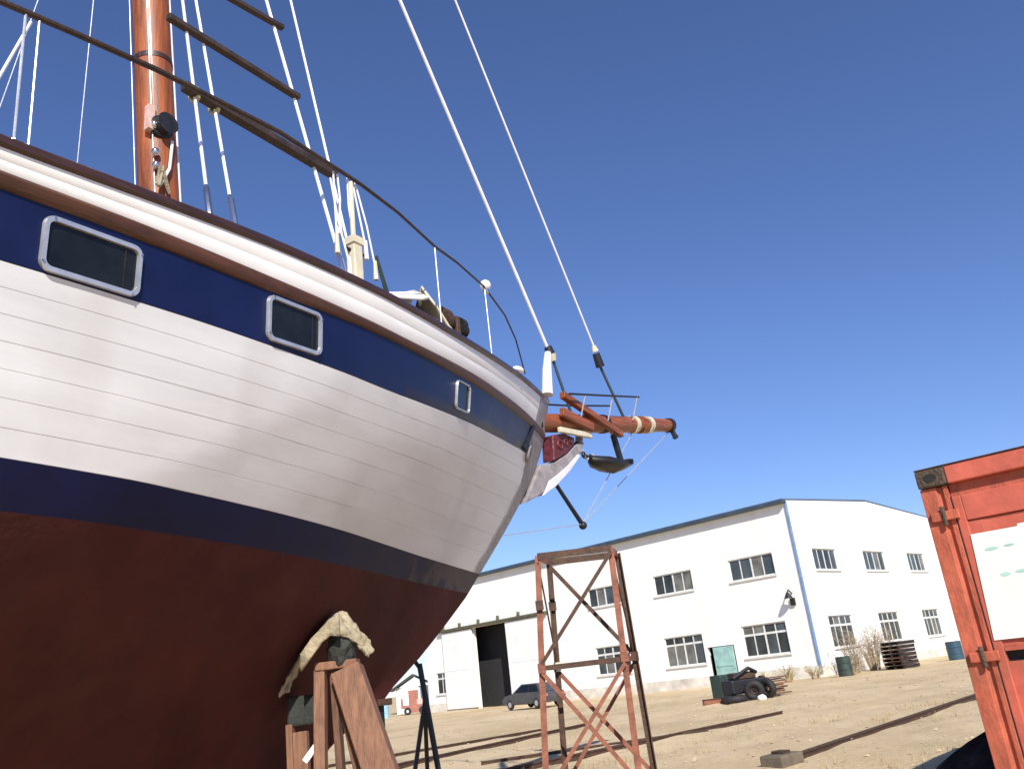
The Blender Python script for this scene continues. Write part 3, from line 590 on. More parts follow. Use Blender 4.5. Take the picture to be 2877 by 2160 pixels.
MB().tube([(-.12, -.30, .15), (-.02, -.30, .145)], .13, 14).build('gear', RUSTD, e, smooth=True)
MB().tube([(.16, -.30, .13), (.22, -.30, .125)], .12, 14).build('gear', BLACK, e, smooth=True)
for x_ in (-.2, .08): MB().box(x_, x_+.06, -.38, -.2, -.55, .22).build('bearing_post', RUSTD, e, bevel=.01)
# anchor hanging under the bowsprit
a0 = bw(3.6, .05, 4.6)
e = empty('anchor', a0, R(57), 'dark iron anchor hanging by a chain below the orange bowsprit', 'anchor')
MB().beam((.30, 0, .52), (.46, 0, .0), .07, .10).build('shank', BLACK, e, bevel=.008)
mb = MB(); mb.grid([[(.46, y_, .07+abs(y_)*.3) for y_ in (-.16, -.08, 0, .08, .16)], [(.10, y_*1.0, -.04+abs(y_)*.4) for y_ in (-.2, -.1, 0, .1, .2)], [(-.25, y_*.8, -.01+abs(y_)*.3) for y_ in (-.2, -.1, 0, .1, .2)], [(-.56, y_*.1, .05) for y_ in (-.2, -.1, 0, .1, .2)]]); o = mb.build('fluke', BLACK, e, smooth='all'); o.modifiers.new('t', 'SOLIDIFY').thickness = .10
MB().tube([(.40, -.22, .06), (.40, .22, .06)], .035, 8).build('crown', BLACK, e)
MB().torus((.27, 0, .58), (0, 1, .2), .06, .016, 12, 6).build('ring', CHROME, e, smooth='all')
for i in range(3):
    MB().torus((.275, 0, .545+.055*i), (0, 1, 0) if i % 2 else (1, 0, 0), .03, .011, 10, 6).build('chain_link', BLACK, e)
for i in range(9):
    t = i/8; MB().torus((-.52-.40*t, 0, .05+.13*t-.10*math.sin(math.pi*t)), (0, 1, .3) if i % 2 else (.4, .2, 1), .036, .013, 10, 6).build('chain_link', BLACK if i % 3 else WIRE, e)

# ---------------------------------------------------------------- supports under the schooner
# timber prop leaning against the bow
pc = Vector((-1.55, 6.75, 0))
e = empty('timber_prop', pc, 0, 'stout red-brown timber prop leaning against the red bottom of the schooner', 'boat prop')
def pw(mb, name, mtl, bevel=.008, par=None): return mb.build(name, mtl, par or e, bevel=bevel, off=pc)
lg = pw(MB().beam((-1.50, 6.80, 1.83), (-0.88, 6.45, -0.02), .23, .16, (0, 1, 0)), 'leg', TIMB, .012)
pw(MB().beam((-1.71, 6.84, 1.88), (-1.70, 6.55, -0.02), .085, .10, (0, 1, 0)), 'leg', TIMB)
pw(MB().beam((-1.62, 6.9, 1.80), (-1.52, 6.72, -0.02), .05, .12, (0, 1, 0)), 'leg', TIMBD)
pw(MB().beam((-1.57, 6.86, 1.70), (-1.22, 6.75, -0.02), .06, .10, (0, 1, 0)), 'leg', TIMBD)
pw(MB().beam((-2.00, 7.0, 1.48), (-1.96, 6.95, -0.02), .05, .10, (0, 1, 0)), 'leg', TIMB)
pw(MB().beam((-1.92, 7.0, 1.42), (-1.86, 6.9, -0.02), .11, .08, (0, 1, 0)), 'leg', TIMB)
pw(MB().beam((-2.02, 7.03, 0.75), (-1.10, 6.66, 0.70), .04, .12, (0, 1, 0)), 'crosspiece', TIMBD)
pw(MB().beam((-1.70, 6.74, 1.36), (-1.82, 6.72, 1.22), .045, .03, (0, 1, 0)), 'wedge', PAPER, .004)
pw(MB().box(-1.74, -1.42, 6.77, 6.93, 1.84, 1.90), 'head_plate', TIMB)
pw(MB().blob((-1.55, 6.85, 1.98), .12, .12, .15, 12, 8, .12, 5), 'pad', PADM, 0)
pw(MB().box(-2.02, -1.80, 6.98, 7.12, 1.46, 1.68), 'pad', PADM, .02)
# sack draped over it
e2 = empty('canvas_sack', (-1.6, 6.8, 1.9), 0, 'beige canvas sack draped over the head of the timber prop', 'sack')
cl = Vector((-1.6, 6.8, 1.9)); mb = MB(); rows = []
prof = [(-2.02, 1.70, .05), (-1.93, 1.86, .08), (-1.83, 2.00, .13), (-1.74, 2.10, .16), (-1.66, 2.18, .17), (-1.60, 2.235, .16), (-1.53, 2.22, .15), (-1.46, 2.15, .13), (-1.40, 2.07, .09), (-1.34, 1.99, .05), (-1.30, 1.93, .03)]
for i, (x_, z_, w_) in enumerate(prof):
    rows.append([(x_ + (j-4)*.006, 6.62 + (j-4)*w_*.16 + .20, z_ - .10*((4-j)/8.)*(w_/.16) + .016*math.sin(j*2.3+i*1.7) - (.03 if j == 0 else 0)) for j in range(9)])
mb.grid(rows); o = mb.build('cloth', SACK, e2, smooth='all', off=cl); md = o.modifiers.new('t', 'SOLIDIFY'); md.thickness = .035
md = o.modifiers.new('s', 'SUBSURF'); md.levels = 3; md.render_levels = 3
tx = bpy.data.textures.new('crumple', 'CLOUDS'); tx.noise_scale = .07; tx.noise_depth = 3
md = o.modifiers.new('d', 'DISPLACE'); md.texture = tx; md.strength = .075; md.mid_level = .5
mb = MB(); mb.grid([[(x_+.02, 6.64+(4-j)*.0, z_-.03-.03*j+.01*math.sin(i*2+j)) for j in range(5)] for i, (x_, z_, w_) in enumerate(prof[2:7])]); o = mb.build('flap', SACK, e2, smooth='all', off=cl); o.modifiers.new('t', 'SOLIDIFY').thickness = .03

# steel A-frame stand on the far side of the bow
e = empty('jack_stand', (-1.6, 11.5, 0), 0, 'black steel A-frame jack stand just past the bow', 'boat stand'); jc = Vector((-1.6, 11.5, 0))
for p, q in (((-1.60, 11.5, 1.95), (-1.36, 11.35, 0)), ((-1.55, 11.5, 1.55), (-1.90, 11.4, 0)), ((-1.57, 11.55, 1.6), (-1.7, 12.1, 0))):
    MB().beam(p, q, .05, .05).build('leg', BLACK, e, off=jc)
MB().beam((-1.83, 11.42, .42), (-1.42, 11.4, .40), .035, .035).build('brace', BLACK, e, off=jc)
MB().beam((-1.60, 11.5, 1.9), (-1.76, 11.44, 2.16), .045, .045).build('screw', BLACK, e, off=jc)
MB().box(-1.86, -1.66, 11.36, 11.52, 2.15, 2.19).build('pad', TIMBD, e, off=jc)
# post under the forefoot, keel blocks
for i, (s_, zt, lab) in enumerate(((-1.72, 1.585, 'slim dark post standing under the forefoot of the schooner'),)):
    p = bw(s_, 0, 0); e = empty('forefoot_post', p, R(57), lab, 'post')
    MB().box(-.035, .035, -.035, .035, 0.06, zt-.06).build('shaft', BLACK, e, bevel=.006); MB().box(-.09, .09, -.09, .09, zt-.06, zt).build('head', RUSTD, e, bevel=.006); MB().box(-.12, .12, -.12, .12, -.02, .06).build('base', RUSTD, e)
for i, (s_, lab) in enumerate(((-5.2, 'stacked timber keel block nearest the bow under the schooner'), (-7.6, 'stacked timber keel block amidships under the schooner'), (-10.2, 'stacked timber keel block under the stern half of the schooner'))):
    p = bw(s_, 0, 0); e = empty('keel_block', p, R(57), lab, 'keel block', 'timber blocks under the keel')
    for k in range(4):
        if k % 2: MB().box(-.18, .18, -.5, .5, k*.135+.002, (k+1)*.135).build('timber', TIMBD, e, bevel=.01)
        else: MB().box(-.4, .4, -.2, .2, k*.135+.002, (k+1)*.135).build('timber', TIMBD, e, bevel=.01)

# ---------------------------------------------------------------- lattice tower
tcn = Vector((0.45, 9.8, 0)); e = empty('lattice_tower', tcn, 0, 'tall rusty red lattice steel trestle tower standing before the bow', 'trestle tower')
def leg_pt(c, z):
    T = {'FL': ((.062, 9.5, 2.87), (-.115, 9.5, .72)), 'FR': ((.865, 9.5, 2.87), (.82, 9.5, .62)), 'BL': ((.19, 10.1, 2.90), (.09, 10.1, .65)), 'BR': ((.985, 10.1, 2.90), (1.035, 10.1, .55))}[c]
    a, c2 = Vector(T[0]), Vector(T[1]); t = (z-a.z)/(c2.z-a.z); return a + (c2-a)*t
def angle_iron(mb, p, q, w_, inx, iny):
    # an L section: two thin flanges
    mb.beam(p, q, w_, .012, (0, 1, 0)); off = Vector((inx*(-w_/2+.006), iny*(w_/2+.004), 0)); mb.beam(p+off, q+off, .012, w_, (0, 1, 0)); return mb
for c, ix, iy, mm_ in (('FL', 1, 1, RUST), ('FR', -1, 1, RUST), ('BL', 1, -1, RUSTD), ('BR', -1, -1, RUSTD)):
    angle_iron(MB(), leg_pt(c, 2.87), leg_pt(c, -.02), .065, ix, iy).build('leg', mm_, e, off=tcn)
def bar(z1, c1, z2, c2, w_, mm_, nm, dy=0.0): 
    MB().beam(leg_pt(c1, z1)+Vector((0, dy, 0)), leg_pt(c2, z2)+Vector((0, dy, 0)), .014, w_).build(nm, mm_, e, off=tcn)
for z, nm in ((2.86, 'top_bar'), (1.70, 'cross_bar'), (.45, 'cross_bar')):
    wz = .07 if nm == 'top_bar' else .05
    bar(z, 'FL', z, 'FR', wz, RUSTD, nm, -.02); bar(z, 'BL', z, 'BR', wz, RUSTD, nm, .02); bar(z, 'FL', z, 'BL', wz, RUST, nm); bar(z, 'FR', z, 'BR', wz, RUST, nm)
for a, c2, dy in (('FL', 'FR', -.035), ('BL', 'BR', .035)):
    bar(2.82, a, 1.74, c2, .045, RUSTD, 'diagonal', dy) if dy > 0 else None
    bar(2.82, c2, 1.74, a, .04, RUSTD, 'diagonal', dy-.012) if dy < 0 else None
    bar(1.66, a, .5, c2, .045, RUST, 'diagonal', dy) ; bar(1.66, c2, .5, a, .04, RUST, 'diagonal', dy+(.016 if dy > 0 else -.016))
for a, c2 in (('FR', 'BR'), ('FL', 'BL')): bar(2.8, a, 1.75, c2, .035, RUSTD, 'diagonal')
for c, z, mm_ in (('FL', 1.70, RUST), ('FR', 1.72, RUST), ('BL', 1.70, CREAM), ('BR', 1.72, RUSTD), ('FL', 2.34, RUSTD), ('BL', 2.36, RUSTD)):
    p = leg_pt(c, z); MB().box(p.x-.042, p.x+.042, p.y-.05, p.y-.036, z-.05, z+.05).build('gusset', mm_, e, off=tcn)
p = leg_pt('BR', .7); MB().box(p.x-.04, p.x+.04, p.y-.06, p.y-.02, -.02, .0).build('foot_plate', RUSTD, e, off=tcn)

# ---------------------------------------------------------------- shipping container
ct = empty('shipping_container', (2.56, 5.60, 0), R(-40.84), 'orange-red steel shipping container with a white notice at the right edge', 'container')
CW, CL_, CH = 2.44, 6.06, 2.60
for x in (0, CW-.17):
    sx = 1 if x == 0 else -1; xo = 0 if x == 0 else CW
    mb = MB()
    mb.prism([(0.0, 0.0), (.095, 0.0), (.105, .025), (.125, .025), (.135, 0.006), (.165, 0.006), (.165, .14), (0, .14)], lambda a, c, xo=xo, sx=sx: (xo+sx*a, c+.012, .12), lambda a, c, xo=xo, sx=sx: (xo+sx*a, c+.012, CH-.12)); po = mb.build('corner_post', CONTR, ct, bevel=.004)
    for z in (.45, 1.40, 2.26):
        xa = xo+sx*.03; xb = xo+sx*.20
        hg = MB().box(min(xa, xb), max(xa, xb), -.012, .012, z, z+.06).build('hinge', CONTR, po, bevel=.006)
        MB().tube([(xo+sx*.11, -.012, z-.03), (xo+sx*.11, -.012, z+.09)], .014, 8).build('hinge_pin', CAST, hg)
    for y in (CL_-.16,): MB().box(x, x+.17, y, y+.15, .12, CH-.12).build('corner_post', CONTR, ct, bevel=.008)
for x in (0, CW-.178):
    for y in (0, CL_-.162):
        for z in (0, CH-.118):
            xx, yy = x-.002, y-.012 if y == 0 else y
            c_ = MB().box(xx, xx+.182, yy, yy+.17, z+.001, z+.121).build('corner_casting', CAST, ct, bevel=.012)
            mb = MB(); mb.prism([(xx+.091+.04*math.cos(t*.5236), z+.06+.027*math.sin(t*.5236)) for t in range(12)], lambda a, c, yy=yy: (a, yy-.0025, c), lambda a, c, yy=yy: (a, yy+.02, c)); mb.build('slot', GASK, c_)
MB().box(.182, CW-.182, -.008, .12, CH-.115, CH+.001).build('header', CONT, ct, bevel=.008)
MB().box(.0, CW, -.014, .02, CH+.0025, CH+.009).build('rain_strip', RUSTD, ct)
MB().box(.17, CW-.17, .045, .13, CH-.20, CH-.117).build('header_web', CONTR, ct)
MB().box(.182, CW-.182, -.008, .12, .02, .16).build('sill', CONT, ct, bevel=.008)
for k, (x0, x1) in enumerate(((.172, CW/2-.006), (CW/2+.006, CW-.172))):
    dr = MB()
    # door leaf: frame rails round recessed corrugated panel
    for a, b2, c, d in ((x0, x0+.055, .17, 2.40), (x1-.055, x1, .17, 2.40), (x0+.055, x1-.055, 2.24, 2.40), (x0+.055, x1-.055, .17, .27)): dr.box(a, b2, .018, .07, c, d)
    d_ = dr.build('door', CONT, ct, bevel=.006)
    xs_ = [x0+.055, x0+.13, x0+.17, x0+.36, x0+.40, x0+.60, x0+.64, x0+.84, x0+.88, x1-.055]; ys_ = [.03, .03, .034, .034, .03, .03, .034, .034, .03, .03]
    for z0, z1 in ((.275, 1.39), (1.475, 2.235)):
        MB().grid([[(a, c, z0) for a, c in zip(xs_, ys_)], [(a, c, z1) for a, c in zip(xs_, ys_)]]).build('panel', CONT, d_)
    MB().box(x0+.05, x1-.05, .068, .08, 1.385, 1.48).build('panel_recess', GASK, d_)
    MB().box(x0+.058, x1-.058, .022, .05, 1.450, 1.474).build('panel_rib', CONT, d_)
    for xb in (x0+.62, x0+.92):
        lb = MB().tube([(xb, -.012, .05), (xb, -.012, CH-.06)], .017, 10).build('locking_bar', WIRE, d_, smooth=True)
        for z in (.3, 1.0, 1.6, 2.3): MB().box(xb-.05, xb+.05, -.016, .017, z, z+.05).build('bar_guide', CONT, lb)
        MB().beam((xb, -.035, 1.1), (xb+.3, -.035, 1.06), .03, .012).build('handle', WIRE, lb)
    MB().box(x0-.006, x0-.001, .02, .06, .17, 2.40).build('gasket', GASK, d_)
# notice sheet fixed on the left door leaf, a little askew
tl = R(3.2)
def nf(y): return lambda a, c: (.225+a*math.cos(tl)+(c-2.15)*math.sin(tl), y, 2.15-a*math.sin(tl)*0+(c-2.15)*math.cos(tl))
mb = MB(); mb.prism([(0, 1.515), (.42, 1.515), (.42, 2.165), (.27, 2.165), (.268, 2.15), (0, 2.15)], nf(.012), nf(.016)); nt_ = mb.build('notice_sheet', PAPER, ct)
def smudge(cx, cz, rx, rz_, mm_):
    mb = MB(); mb.prism([(cx+rx*math.cos(t*.3927)*(1+.12*math.sin(3*t)), cz+rz_*math.sin(t*.3927)) for t in range(16)], nf(.0105), nf(.0115)); mb.build('print_mark', mm_, nt_)
smudge(.10, 2.045, .038, .011, PRINT); smudge(.20, 2.05, .03, .008, PRINT); smudge(.145, 1.885, .028, .012, PRINT); smudge(.24, 1.89, .04, .010, PRINT); smudge(.215, 1.59, .022, .012, PRINT2); smudge(.30, 1.62, .03, .01, PRINT2)
# corrugated long sides, roof, back
def corr(x, sgn):
    pts = []; y = .17; k = 0
    while y < CL_-.2: pts += [(x+sgn*.0, y), (x+sgn*.0, y+.07), (x+sgn*.035, y+.105), (x+sgn*.035, y+.175)]; y += .21
    pts.append((x, CL_-.16)); return pts
for x, sg in ((.012, 1), (CW-.012, -1)):
    p_ = corr(x, sg); MB().grid([[(a, c, .16) for a, c in p_], [(a, c, CH-.11) for a, c in p_]]).build('side_wall', CONT, ct)
    xa, xb = (0, .06) if sg > 0 else (CW-.06, CW)
    MB().box(xa, xb, .17, CL_-.165, CH-.115, CH-.01).build('top_rail', CONT, ct, bevel=.006); MB().box(xa, xb, .17, CL_-.165, .01, .16).build('bottom_rail', CONT, ct, bevel=.006)
MB().box(.06, CW-.06, .12, CL_-.1, CH-.03, CH-.012).build('roof', CONT, ct); MB().box(.17, CW-.17, CL_-.06, CL_-.02, .12, CH-.1).build('end_wall', CONT, ct); MB().box(.06, CW-.06, .12, CL_-.1, .10, .15).build('floor', TIMBD, ct)

# ---------------------------------------------------------------- yard: rails on the ground
def rail_line(p, q, lab, w_=.06, h_=.085, mtl=RUSTD):
    p = Vector((*p, 0)); q = Vector((*q, 0)); e = empty('steel_rail', p, 0, lab, 'rail', 'old steel slip rails lying in the dirt')
    n = 24; pts = [p+(q-p)*(i/n) for i in range(n+1)]
    for k, (ww, z0, z1) in enumerate(((w_*1.5, -.03, .02), (w_*.35, .02, h_-.03), (w_, h_-.03, h_))):
        mb = MB(); d = (q-p).normalized(); a = Vector((-d.y, d.x, 0))
        rows = []
        for t in pts:
            z_ = .012
            rows.append([t+a*ww/2+Vector((0,0,z_+z0)), t-a*ww/2+Vector((0,0,z_+z0)), t-a*ww/2+Vector((0,0,z_+z1)), t+a*ww/2+Vector((0,0,z_+z1))])
        mb.grid(rows, True); mb.build(('foot', 'web', 'head')[k], mtl, e, off=p)
rail_line((3.5, 14.2), (10.6, 22.85), 'dark steel rail running from the concrete block towards the red container')
rail_line((-2.2, 16.3), (6.1, 24.5), 'dark steel rail crossing behind the foot of the lattice tower')
rail_line((-4.5, 20.6), (1.2, 29.9), 'dark steel rail lying between the bow stand and the warehouse')
rail_line((-6.0, 24.5), (-.3, 29.8), 'dark steel rail nearest the big warehouse door', .05, .07)
rail_line((-1.6, 20.0), (3.6, 21.6), 'short steel rail end lying across the dirt by the lattice tower', .05, .06)
e = empty('concrete_block', (3.35, 14.0, 0), R(40), 'small grey concrete block at the near end of the rail', 'block')
MB().box(-.28, .28, -.2, .2, -.05, .16).build('block', CONC, e, bevel=.03); MB().box(-.1, .1, -.1, .1, .161, .2).build('plate', RUSTD, e)

# black tarpaulin heap by the container
e = empty('black_heap', (4.0, 8.9, 0), 0, 'black tarpaulin heap on the dirt behind the container corner', 'heap')
mb = MB(); rnd = random.Random(4); rows = []
for j in range(9):
    t = j/8; row_ = []
    for i in range(22):
        a = 2*math.pi*i/22; rr = (1-t**2.6)*(1+.10*math.sin(3*a+1)+.05*rnd.random()); row_.append((.72*rr*math.cos(a)+.12*t, .7*rr*math.sin(a), -.03+.74*t*(1+.06*math.sin(5*a))*(1 if t < 1 else 1)))
    rows.append(row_)
e.scale = (.85, .85, .9); mb.grid(rows, True); mb.build('cover', TARPB, e, smooth='all')
MB().torus((.05, -.55, .14), (.1, .3, 1), .30, .1, 20, 8).build('edge_tyre', GASK, e, smooth='all')

# ---------------------------------------------------------------- clutter along the warehouse
def tyre(loc, ax, lab, R0=.36):
    e = empty('tyre', loc, 0, lab, 'tyre', 'old black tyres in the yard')
    MB().torus((0, 0, 0), ax, R0, .13, 20, 8).build('tread', GASK, e, smooth='all'); MB().torus((0, 0, 0), ax, R0-.13, .04, 16, 6).build('rim', RUSTD, e, smooth='all')
tyre((6.75, 33.6, .12), (0, 0, 1), 'black tyre lying flat at the left end of the scrap pile'); tyre((7.5, 33.5, .34), (.3, 1, .2), 'black tyre standing upright at the front of the scrap pile', .25); tyre((8.1, 33.9, .34), (1, .6, .1), 'black tyre leaning on the right of the scrap pile', .25)
e = empty('scrap_engine', (7.35, 34.4, 0), R(20), 'black greasy engine block on a frame in the scrap pile', 'engine')
MB().box(-.75, .75, -.4, .4, .25, .75).build('block', BLACK, e, bevel=.05); MB().box(-.5, .45, -.25, .25, .752, 1.0).build('head', RUSTD, e, bevel=.04); MB().tube([(-.6, -.3, .8), (.1, -.35, 1.12), (.5, -.2, .95)], .07, 8).build('manifold', BLACK, e, smooth=True)
for x_ in (-.65, .6): MB().box(x_, x_+.1, -.45, .45, 0, .25).build('skid', RUSTD, e)
MB().tube([(.76, 0, .5), (.88, 0, .5)], .3, 16).build('flywheel', RUSTD, e, smooth=True)
e = empty('green_cabinet', (6.95, 36.2, 0), R(30), 'dark green metal cabinet standing behind the scrap engine', 'cabinet')
MB().box(-.4, .4, -.3, .3, .05, .95).build('body', GREEN, e, bevel=.02); MB().box(-.36, .36, -.325, -.302, .12, .88).build('door', GREEN, e, bevel=.01); MB().box(.26, .3, -.35, -.327, .6, .75).build('handle', BLACK, e)
e = empty('plank_stack', (8.6, 35.6, 0), R(35), 'untidy stack of brown planks to the right of the scrap pile', 'planks')
rnd = random.Random(9)
for i in range(9):
    a = rnd.uniform(-.25, .25); z = .05+.075*i; MB().beam((-.9*math.cos(a), -.9*math.sin(a)+rnd.uniform(-.2, .2), z), (.9*math.cos(a), .9*math.sin(a)+rnd.uniform(-.2, .2), z), .2, .05).build('plank', TIMB if i % 2 else TIMBD, e)
e = empty('white_sack', (7.55, 32.7, 0), 0, 'small white sack in front of the scrap pile', 'sack'); MB().blob((0, 0, .09), .16, .12, .11, 12, 7, .16, 3).build('bag', PAPER, e, smooth='all')
e = empty('red_beam', (6.0, 34.0, 0), 0, 'short rusty red steel beam lying left of the scrap pile', 'beam'); MB().beam((-.35, -.1, .10), (.35, .05, .10), .14, .16).build('web', RUST, e, bevel=.01); MB().beam((-.35, -.1, .193), (.35, .05, .193), .2, .022).build('flange', RUSTD, e)
def drum(loc, mtl, lab, h=.88, r=.29):
    e = empty('oil_drum', loc, 0, lab, 'drum'); MB().tube([(0,0,0),(0,0,.02),(0,0,h*.33),(0,0,h*.34),(0,0,h*.36),(0,0,h*.66),(0,0,h*.67),(0,0,h*.69),(0,0,h)], [r,r,r,r*1.05,r,r,r*1.05,r,r], 18).build('body', mtl, e, smooth=True)
    MB().torus((0, 0, h), (0, 0, 1), r, .015, 18, 6).build('rim', mtl, e); MB().tube([(r*.5, 0, h), (r*.5, 0, h+.03)], .04, 8).build('bung', BLACK, e)
drum((15.2, 46.6, 0), GREEN, 'dark green oil drum just right of the blue-trimmed warehouse corner', .95, .36); drum((23.3, 51.9, 0), BLUEB, 'blue oil drum far right by the gable wall near the red container', 1.0, .42)
e = empty('crate_stack', (18.9, 48.6, 0), AZ, 'dark stack of old pallets against the gable wall under the windows', 'pallets')
for k in range(7):
    z = k*.20; dx = rnd.uniform(-.12, .12)
    pal = MB().box(-1.05+dx, 1.05+dx, -.5, .5, z+.002, z+.02).build('pallet', TIMBD, e)
    for i in range(5): MB().box(-1.05+dx+i*.45, -1.05+dx+i*.45+.28, -.52, .52, z+.14, z+.175).build('slat', TIMBD if (i+k) % 3 else GASK, pal)
    for y_ in (-.5, -.05, .4): MB().box(-1.04+dx, 1.04+dx, y_, y_+.1, z+.021, z+.139).build('bearer', GASK, pal)
e = empty('parked_car', (-0.9, 54.2, 0), AZ+R(82), 'dark grey car parked in front of the big black warehouse doorway', 'car')
CARP = mat('dusty dark grey car paint', (0.06, 0.062, 0.068), 0.35, var=0.3, vscale=3, coat=0.3)
low = [(-2.0,.30),(-2.05,.62),(-1.9,.86),(-1.2,.92),(.75,.95),(1.75,.80),(2.05,.60),(2.05,.30)]
mb = MB(); mb.grid([[(x, y*k, z) for x, z in low] for y, k in ((-.82, 1), (-.80, 1), (.80, 1), (.82, 1))]); mb.add([(x, -.82, z) for x, z in low]+[(x, .82, z) for x, z in low], [tuple(range(8)), tuple(range(15, 7, -1)), (7, 0, 8, 15)]); mb.build('body', CARP, e, bevel=.06)
cab = [(-1.75,.90,.74),(-1.25,1.38,.60),(.25,1.40,.60),(1.05,.93,.74)]
mb = MB(); mb.grid([[(x, -w_, z) for x, z, w_ in cab], [(x, w_, z) for x, z, w_ in cab]]); mb.add([(x, -w_, z) for x, z, w_ in cab], [(0,1,2,3)]); mb.add([(x, w_, z) for x, z, w_ in cab], [(3,2,1,0)]); mb.build('cabin', CARP, e, bevel=.05)
for sg in (-1, 1):
    for q in ([(-1.5,.95,.75),(-1.18,1.32,.64),(-.55,1.34,.64),(-.55,.95,.75)], [(-.48,.95,.75),(-.48,1.34,.64),(.2,1.34,.64),(.85,.95,.755)]):
        mb = MB(); n_ = len(q); mb.add([(x, sg*w_, z) for x, z, w_ in q]+[(x, sg*(w_-.02), z) for x, z, w_ in q], [tuple(range(n_)), tuple(range(2*n_-1, n_-1, -1))]+[(i, (i+1) % n_, n_+(i+1) % n_, n_+i) for i in range(n_)]); mb.build('side_window', GLASS, e)
    for x in (-1.3, 1.3):
        wl_ = MB().torus((x, sg*.76, .31), (0, 1, 0), .215, .09, 18, 8).build('wheel', GASK, e, smooth='all'); MB().tube([(x, sg*.74, .31), (x, sg*.83, .31)], .16, 14).build('rim', SILVER, wl_)
    MB().blob((1.98, sg*.6, .66), .09, .16, .07).build('headlight', LAMPW, e, smooth='all'); MB().box(-2.07, -2.0, sg*.62-.12, sg*.62+.12, .62, .78).build('tail_light', REDP, e)
mb = MB(); mb.prism([(-.55,.36),(-.66,.0),(.66,.0),(.55,.36)], lambda y, t: (1.06-t*1.9+.03, y, .955+t*1.12), lambda y, t: (1.03-t*1.9+.03, y, .935+t*1.12)); mb.build('windscreen', WGLASS2, e)

# far left: shed and clutter beyond the end of the warehouse
e = empty('small_shed', (-12.2, 82, 0), R(5), 'small far shed with a grey-green roof seen under the bow', 'shed')
MB().box(-1.5, 1.7, 0, 3, 0, 2.2).build('wall', WALLM, e); mb = MB(); mb.prism([(-2.0, 2.1), (.1, 3.3), (2.2, 2.1), (2.2, 1.95), (.1, 3.1), (-2.0, 1.95)], lambda x, z: (x, -.5, z), lambda x, z: (x, 3.4, z)); mb.build('roof', GREEN, e); MB().box(-.4, .5, -.03, -.004, 0, 1.9).build('door', REDP, e)
e = empty('red_trailer', (-10.9, 74, 0), R(8), 'faded red trailer parked in front of the far shed', 'trailer')
MB().box(-1.1, 1.0, -.5, .6, .5, .75).build('bed', REDP, e); MB().box(-1.1, -.95, -.5, .6, .752, 1.3).build('headboard', REDP, e); MB().box(.2, .9, -.4, .5, .752, 1.15).build('load', PINKW, e)
for x_ in (-.6, .6): MB().torus((x_, -.58, .3), (0, 1, 0), .2, .1, 14, 6).build('wheel', GASK, e)
drum((-13.2, 72, 0), LBLUE, 'light blue barrel far off under the bow of the schooner', 1.15, .5)

# bare bushes against the gable wall and dry weeds at the corner
def bush(name, loc, h, sp, n, lab, mtl, seed, group=None):
    rnd = random.Random(seed); e = empty(name, loc, 0, lab, 'bush', group); st = MB(); tw = MB()
    for i in range(n):
        a = rnd.uniform(0, 6.28); r_ = sp*rnd.uniform(.1, 1); hh = h*rnd.uniform(.5, 1)
        p0 = Vector((.15*math.cos(a), .15*math.sin(a), 0)); p1 = Vector((r_*.4*math.cos(a), r_*.4*math.sin(a), hh*.5)); p2 = Vector((r_*math.cos(a+.3), r_*math.sin(a+.3), hh))
        st.tube([p0, p1, p2], [.022, .014, .005], 4, False)
        for k in range(9):
            t = rnd.uniform(.3, 1); q = p0.lerp(p1, t*2) if t < .5 else p1.lerp(p2, t*2-1); d = Vector((rnd.uniform(-1, 1), rnd.uniform(-1, 1), rnd.uniform(-.2, 1)))*.32*h/2
            tw.tube([q, q+d*.6, q+d+Vector((0, 0, -.04))], [.010, .007, .004], 3, False)
    st.build('stem', mtl, e)['kind'] = 'stuff'; tw.build('twigs', mtl, e)['kind'] = 'stuff'
bush('bare_bush', (16.6, 48.9, 0), 2.4, 1.1, 26, 'bare twiggy bush before the first ground-floor window of the gable wall', TWIG, 1, 'bare bushes along the gable wall')
bush('bare_bush', (17.9, 50.2, 0), 2.2, 1.0, 22, 'bare twiggy bush in the middle of the gable wall bushes', TWIG, 2, 'bare bushes along the gable wall')
bush('bare_bush', (19.9, 52.6, 0), 2.6, 1.2, 24, 'bare twiggy bush behind the dark pallet stack', TWIG, 3, 'bare bushes along the gable wall')
bush('bare_bush', (16.0, 47.9, 0), 1.5, 1.0, 24, 'low bare twiggy bush right beside the dark green oil drum', TWIG, 8, 'bare bushes along the gable wall')
bush('bare_bush', (18.5, 51.2, 0), 2.5, 1.2, 26, 'tall bare twiggy bush between the first two ground-floor gable windows', TWIG, 9, 'bare bushes along the gable wall')
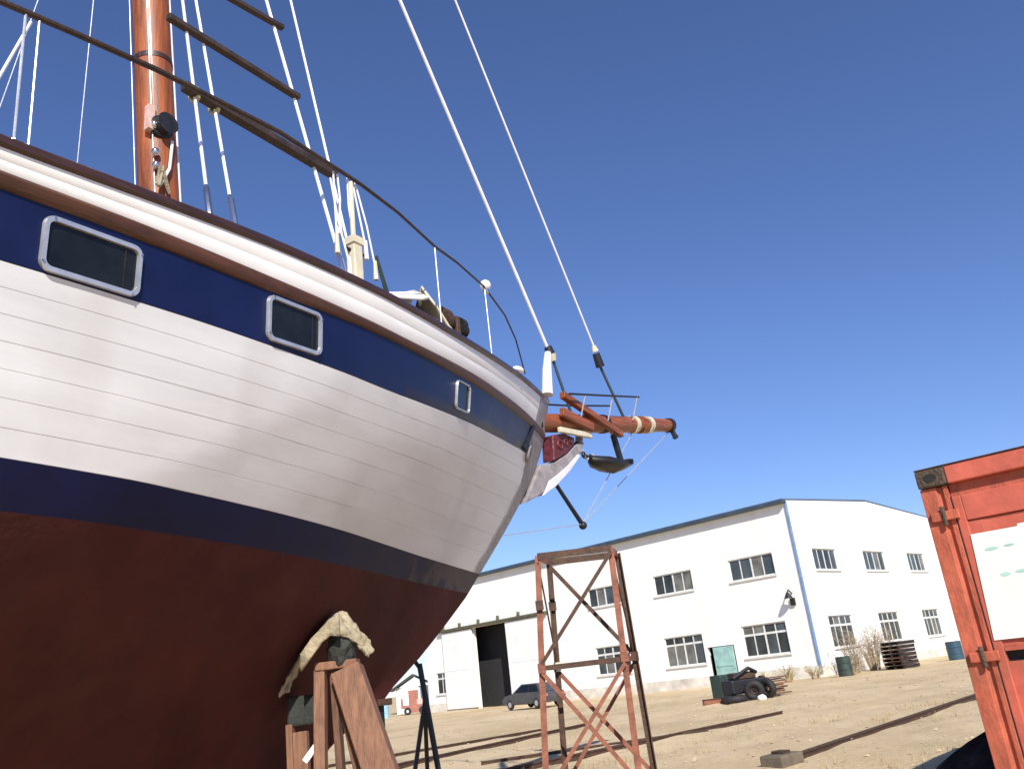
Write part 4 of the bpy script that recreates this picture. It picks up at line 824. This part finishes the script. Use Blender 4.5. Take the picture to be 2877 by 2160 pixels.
bush('dry_weed', (12.6, 47.8, 0), .95, .8, 26, 'clump of dry brown weeds just left of the warehouse corner', STRAW, 5, 'dry weeds near the corner')
bush('dry_weed', (13.8, 47.2, 0), .85, .8, 24, 'clump of dry brown weeds at the foot of the warehouse corner', STRAW, 6, 'dry weeds near the corner')
bush('dry_weed', (11.0, 46.6, 0), .7, .6, 20, 'small clump of dry weeds below the ground-floor window', STRAW, 7, 'dry weeds near the corner')

# ---------------------------------------------------------------- loose stones and dry grass
rnd = random.Random(21); mb = MB()
for i in range(1800):
    y = 10+36*rnd.random()**1.6; x = rnd.uniform(-.32, .52)*y + rnd.uniform(-1, 1)
    r_ = .010+.028*rnd.random()**3*(1+y/40); c = (x, y, gz(x, y)+r_*.3); k = [1+rnd.uniform(-.35, .35) for _ in range(6)]
    mb.add([(c[0]+r_*k[0], c[1], c[2]), (c[0], c[1]+r_*k[1], c[2]), (c[0]-r_*k[2], c[1], c[2]), (c[0], c[1]-r_*k[3], c[2]), (c[0], c[1], c[2]+r_*.7*k[4]), (c[0], c[1], c[2]-r_)],
           [(0,1,4),(1,2,4),(2,3,4),(3,0,4),(1,0,5),(2,1,5),(3,2,5),(0,3,5)])
tag(mb.build('gravel', STONE), 'loose pale stones scattered over the sandy yard', 'gravel', kind='stuff')
mb = MB()
for i in range(900):
    y = 10+32*rnd.random()**1.4; x = rnd.uniform(-.3, .52)*y
    if mn.noise(Vector((x*.22, y*.22, 7))) < .05: continue
    for k in range(10):
        bx_, by_ = x+rnd.gauss(0, .10), y+rnd.gauss(0, .10); a = rnd.uniform(0, 6.28); h = rnd.uniform(.04, .15); l = rnd.uniform(.02, .09); z = gz(bx_, by_)
        w_ = .006; mb.add([(bx_-w_*math.sin(a), by_+w_*math.cos(a), z-.01), (bx_+w_*math.sin(a), by_-w_*math.cos(a), z-.01), (bx_+l*math.cos(a), by_+l*math.sin(a), z+h)], [(0, 1, 2)])
tag(mb.build('dry_grass', STRAW), 'short dry grass tufts in the sandy yard', 'grass', kind='stuff')
